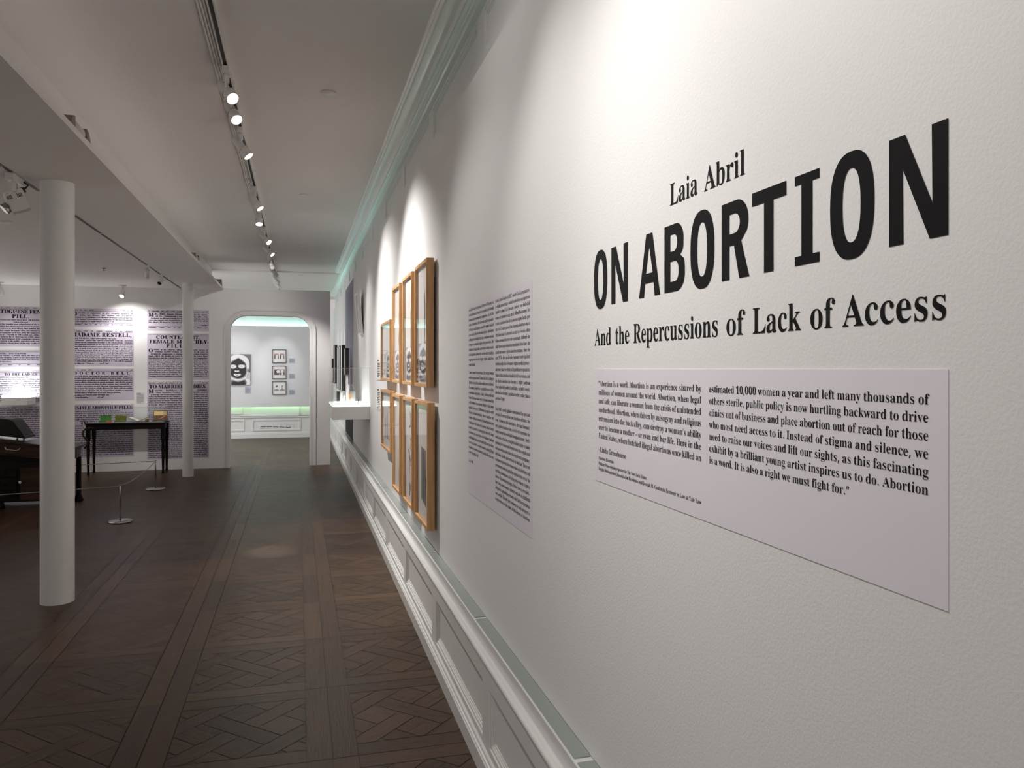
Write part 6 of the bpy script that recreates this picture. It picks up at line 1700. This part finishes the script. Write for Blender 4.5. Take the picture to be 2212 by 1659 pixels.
# ------------------------------------------------------------------ ceiling cover plates and sprinkler
b_ = MB(); b_.lathe([(0.0, 0.0), (0.044, 0.0), (0.046, -0.002), (0.046, -0.005), (0.040, -0.009), (0.0, -0.010)][::-1], (0, 0, 0), (0, 0, 1), 32, caps=False)
cp = b_.build('cover_plate', M_lampw)
for i, (x, y, z, lab) in enumerate(((0.172, 4.85, HC, 'nearest round cover plate on the ceiling right of the track'), (0.050, 7.76, HC, 'second round cover plate along the ceiling'),
                                    (0.050, 10.94, HC, 'third round cover plate along the ceiling'), (0.035, 14.22, HC - 0.025, 'fourth round cover plate, past the ceiling step'),
                                    (0.070, 16.64, HC - 0.025, 'farthest round cover plate above the doorway wall'), (-2.30, 7.27, ZS, 'round cover plate on the low ceiling left of the big column'))):
    o = cp if i == 0 else cp.copy()
    if i:
        COL.objects.link(o)
    o.location = (x, y, z)
    tag(o, lab, 'cover plate', 'round cover plates on the ceilings')
b_ = MB(); b_.lathe([(0.032, 0), (0.030, 0.005), (0.012, 0.008), (0.010, 0.03), (0.016, 0.032), (0.016, 0.036), (0.0, 0.037)], (-2.235, 10.3, ZS), (-2.235, 10.3, 0), 20, caps=False)
tag(b_.build('sprinkler', M_steel, origin=(-2.235, 10.3, ZS)), 'small dark sprinkler head under the low left ceiling', 'sprinkler')

# ------------------------------------------------------------------ lamps on the low ceiling's slot
sl = thing('lighting_track', 'thin dark slot track recessed along the low left ceiling', 'lighting track', (-1.69, 6, ZS))
b_ = MB()
for y0, y1 in ((-2.0, 5.95), (6.25, 7.66), (7.72, 11.95), (12.02, 12.55)):
    b_.box(-1.700, -1.680, y0, y1, ZS - 0.003, ZS + 0.001)
b_.build('slot', M_dark, sl)


def can(lab, x, y, z, tgt, lens, hr=0.030, hl=0.09, drop=0.085, power=0, cone=60, mount='round', wash=None):
    t = thing('spotlight', lab, 'spotlight', (x, y, z))
    b_ = MB()
    if mount == 'round':
        b_.lathe([(0.05, 0), (0.05, 0.014), (0.012, 0.016), (0.012, drop * .7)], (x, y, z), (x, y, 0), 24)
    else:
        b_.box(x - 0.018, x + 0.018, y - 0.05, y + 0.05, z - 0.03, z); b_.cyl((x, y, z - 0.03), (x, y, z - drop), 0.014)
    b_.build('mount', M_lampw, t)
    piv = Vector((x, y, z - drop))
    d = (Vector(tgt) - piv).normalized()
    b_ = MB(); b_.lathe([(hr * .75, -0.03), (hr, -0.015), (hr, hl), (hr * .88, hl), (hr * .88, hl - 0.008)], piv, piv + d, 24, caps=False)
    b_.lathe([(0.0, -0.03), (hr * .75, -0.03)], piv, piv + d, 24, caps=False)
    h = b_.build('lamp_head', M_lampw, t)
    b_ = MB(); b_.lathe([(0.0001, hl - 0.006), (hr * .86, hl - 0.006)], piv, piv + d, 24, caps=False); b_.build('lens', lens, t)
    if power:
        spot('beam', piv + d * (hl + 0.01), wash or tgt, power, cone, 1.0, (1, 0.96, 0.94), 0.025)


can('bright spotlight on a ceiling mount washing the newspaper wall', -2.43, 12.33, ZS, (-2.50, 11.95, 2.05), M_lens, 0.034, 0.075, 0.10, 45, 125, wash=(-2.36, 12.66, 1.75))
can('spotlight at the far left edge above the newspaper wall', -3.98, 12.33, ZS, (-3.8, 12.62, 1.2), M_lens_dim, 0.034, 0.085, 0.10, 6, 95)
can('white spotlight on the slot track facing left, lens seen edge on', -1.69, 9.9, ZS, (-2.15, 12.40, 0.8), M_lens, 0.030, 0.085, 0.075, 90, 30, 'box')
can('small grey spotlight with a glossy head farthest along the slot track', -1.69, 10.82, ZS, (-1.9, 9.8, 1.9), M_chrome, 0.028, 0.06, 0.085, 0, 60, 'box')
# twin flood heads beside the big column
tw = thing('flood_lamp', 'white flood lamp with a boxy slotted housing and black cable beside the big column', 'spotlight', (-1.70, 5.5, ZS))
b_ = MB(); b_.box(-1.725, -1.675, 5.42, 5.62, ZS - 0.045, ZS - 0.003); b_.build('adapter', M_lampw, tw, bevel=0.004)
b_ = MB(); b_.box(-1.715, -1.695, 5.50, 5.56, ZS - 0.10, ZS - 0.045); b_.build('yoke', M_lampw, tw)
R_ = Matrix.Translation((-1.70, 5.56, ZS - 0.150)) @ Matrix.Rotation(math.radians(-24), 4, 'Y') @ Matrix.Rotation(math.radians(18), 4, 'Z')
b_ = MB(); b_.box(-0.055, 0.055, -0.03, 0.03, -0.07, 0.065, M=R_); b_.build('housing', M_lampw, tw, bevel=0.006)
b_ = MB()
for x0 in (-0.045, 0.012):
    for k in range(4):
        b_.box(x0 + k * 0.0075, x0 + k * 0.0075 + 0.004, -0.0312, -0.029, 0.012, 0.036, M=R_)
b_.build('vent_slots', M_dark, tw)
b_ = MB(); b_.lathe([(0.03, 0), (0.036, 0.03), (0.034, 0.035)], R_ @ Vector((-0.055, 0, -0.02)), R_ @ Vector((-0.15, 0, -0.055)), 20); b_.build('reflector_bowl', M_steel, tw)
b_ = MB(); b_.tube([(-1.675, 5.60, ZS - 0.02), (-1.655, 5.62, ZS - 0.035), (-1.665, 5.60, ZS - 0.060), (-1.685, 5.58, ZS - 0.065), (-1.665, 5.57, ZS - 0.072), (-1.655, 5.57, ZS - 0.090)], 0.006, 8); b_.build('cable', M_black, tw)

# ------------------------------------------------------------------ uplighters standing on the soffit edge
M_taupe = mat('taupe_metal', (0.16, 0.125, 0.095), 0.45)
M_perf = mat('ribbed_glass', (0.46, 0.44, 0.45), 0.3, var=0.55, vscale=70)
LZ = ZS + 0.035


def uplighter(y, lab, s=1.0, first=True, lens=True):
    t = thing('uplighter', lab, 'uplighter', (-1.2, y, LZ), 'uplighters on the soffit edge')
    def hood(y0, sgn):
        b = MB()
        n = 10; pts = []
        for k in range(n + 1):
            a = math.pi / 2 * k / n
            pts.append((0.085 * s * math.sin(a), 0.072 * s * math.cos(a)))
        prof = [(0, 0)] + [(p[0], p[1]) for p in pts]
        vs = []
        for x, dx in ((-1.112, 0), (-1.20, 0)):
            vs += [(x, y0 + sgn * p[0], LZ + p[1]) for p in prof]
        m_ = len(prof)
        b.add(vs, [tuple(range(m_)), tuple(reversed(range(m_, 2 * m_)))] + [(i, (i + 1) % m_, m_ + (i + 1) % m_, m_ + i) for i in range(m_)])
        return b
    if first:
        hood(y - 0.085 * s, -1).build('hood', M_taupe, t, bevel=0.003)
    hood(y + 0.14 * s, 1).build('hood', M_taupe, t, bevel=0.003)
    if lens:
        b = MB(); b.lathe([(0.034 * s, 0), (0.044 * s, 0.01), (0.044 * s, 0.19 * s), (0.034 * s, 0.20 * s)], (-1.155, y - 0.085 * s, LZ + 0.030 * s), (-1.155, y + 1, LZ + 0.030 * s), 24)
        b.build('ribbed_lens', M_perf, t)
    return t


uplighter(4.60, 'nearest uplighter on the soffit edge with a ribbed lens between two hoods')
uplighter(9.55, 'middle uplighter on the soffit edge above the slim column')
uplighter(12.28, 'farthest uplighter, a single taupe hood at the end of the soffit edge', 1.5, False, False)

# ------------------------------------------------------------------ pictures in the room beyond
FW = YF
pc = thing('portrait_print', 'large black and white negative face print seen through the doorway', 'picture', (-1.245, FW, 1.49))
b_ = MB(); b_.box(-1.49, -1.005, FW - 0.03, FW - 0.0005, 1.158, 1.818); b_.build('board', mat('print_edge', (0.16, 0.14, 0.15), 0.5), pc)
b_ = MB()
portrait(b_, (0, FW - 0.0302, 0), (1, 0, 0), (0, 0, 1), -1.49, 1.158, 0.485, 0.66, (0, 1, 2, 3, 4), None, (0, -1, 0), 0.0004)
b_.build('print', [mat('negative_black', (0.02, 0.015, 0.018), 0.5), mat('negative_dark_grey', (0.17, 0.16, 0.17), 0.5), mat('negative_grey', (0.34, 0.32, 0.34), 0.5), mat('negative_pale_grey', (0.62, 0.60, 0.62), 0.5), mat('negative_white', (0.86, 0.84, 0.86), 0.5)], pc)
M_bframe = mat('dark_bronze_frame', (0.05, 0.045, 0.04), 0.4)
M_red = mat('pinkish_photo', (0.45, 0.28, 0.28), 0.5, var=0.3, vscale=40)
for k, (z1, z0, lab) in enumerate(((1.923, 1.632, 'top small framed print of three beyond the doorway, a pinkish pair of pictures'),
                                   (1.571, 1.288, 'middle small framed print of three beyond the doorway, a dark head and a figure'),
                                   (1.228, 0.943, 'bottom small framed print of three beyond the doorway, two pale heads'))):
    x0, x1 = -0.552, -0.262
    t = thing('picture_frame', lab, 'picture frame', ((x0 + x1) / 2, FW, (z0 + z1) / 2), 'three small frames beyond the doorway')
    f_ = 0.010
    b_ = MB()
    for q in ((x0, x0 + f_, z0, z1), (x1 - f_, x1, z0, z1), (x0 + f_, x1 - f_, z0, z0 + f_), (x0 + f_, x1 - f_, z1 - f_, z1)):
        b_.box(q[0], q[1], FW - 0.035, FW - 0.0005, q[2], q[3])
    b_.build('frame', M_bframe, t)
    b_ = MB(); b_.box(x0 + f_, x1 - f_, FW - 0.018, FW - 0.01, z0 + f_, z1 - f_); b_.build('mount_board', M_photo_lite, t)
    b_ = MB(); O, U, W = Vector((0, FW - 0.0183, 0)), (1, 0, 0), (0, 0, 1)

    def pg(pts, mi, k_=1):
        b_.poly([[(x0 + x * 0.29, z0 + y * 0.29) for x, y in pts]], O + Vector((0, -0.0004 * k_, 0)), U, W, mi)
    if k == 0:
        for dx in (0.14, 0.54):
            pg([(dx, 0.30), (dx + 0.32, 0.30), (dx + 0.32, 0.70), (dx, 0.70)], 1)
            pg(blob([(dx + 0.10, 0.30), (dx + 0.26, 0.32), (dx + 0.24, 0.58), (dx + 0.12, 0.56)]), 2, 2)
            pg([(dx + 0.02, 0.30), (dx + 0.08, 0.30), (dx + 0.06, 0.55), (dx, 0.62)], 0, 2); pg([(dx + 0.26, 0.30), (dx + 0.32, 0.30), (dx + 0.31, 0.56), (dx + 0.26, 0.5)], 0, 2)
    elif k == 1:
        pg([(0.14, 0.28), (0.50, 0.28), (0.50, 0.70), (0.14, 0.70)], 0)
        pg(blob([(0.30, 0.58), (0.40, 0.66), (0.50, 0.60), (0.49, 0.46), (0.38, 0.42), (0.30, 0.48)]), 2, 2)
        pg([(0.54, 0.28), (0.90, 0.28), (0.90, 0.70), (0.54, 0.70)], 1)
        pg(blob([(0.58, 0.28), (0.88, 0.28), (0.86, 0.44), (0.76, 0.50), (0.64, 0.48)]), 0, 2); pg(blob([(0.66, 0.44), (0.78, 0.44), (0.80, 0.60), (0.72, 0.68), (0.65, 0.60)]), 2, 3)
        pg(blob([(0.66, 0.29), (0.80, 0.29), (0.76, 0.44), (0.70, 0.44)]), 2, 4)
    else:
        for dx in (0.14, 0.54):
            pg(blob([(dx, 0.28), (dx + 0.34, 0.28), (dx + 0.30, 0.38), (dx + 0.18, 0.42), (dx + 0.06, 0.40)]), 1)
            pg(blob([(dx + 0.10, 0.56), (dx + 0.16, 0.68), (dx + 0.26, 0.66), (dx + 0.22, 0.60), (dx + 0.14, 0.54)]), 0 if dx < 0.3 else 1, 2)
            if dx > 0.3:
                pg(blob([(dx + 0.13, 0.48), (dx + 0.22, 0.48), (dx + 0.19, 0.43), (dx + 0.15, 0.43)]), 0, 2)
    b_.build('print', [M_photo_dark, M_red if k == 0 else M_photo_mid, M_photo_lite], t)
M_lab2 = mat('lilac_label_card', (0.50, 0.50, 0.60), 0.5)
for z1, z0, lab in ((1.733, 1.626, 'lilac label beside the top small framed print'), (1.395, 1.285, 'lilac label beside the middle small framed print'), (1.045, 0.935, 'lilac label beside the bottom small framed print')):
    wall_label('wall_label', lab, (0, FW, 0), (1, 0, 0), (0, 0, 1), -0.203, -0.076, z0, z1, M_lab2, 1, 0.012, 0.006)
wall_label('wall_label', 'lilac label under the negative face print', (0, FW, 0), (1, 0, 0), (0, 0, 1), -1.12, -1.0, 0.965, 1.115, M_lab2, 1, 0.012, 0.006)
# picture lights of that room
spot('beam', (-0.43, 16.4, 3.0), (-0.41, FW, 1.62), 46, 34, 0.8, (1, 0.99, 1.0), 0.03)
spot('beam', (-1.2, 16.3, 3.0), (-1.2, FW, 1.5), 50, 44, 0.9, (1, 0.99, 1.0), 0.03)
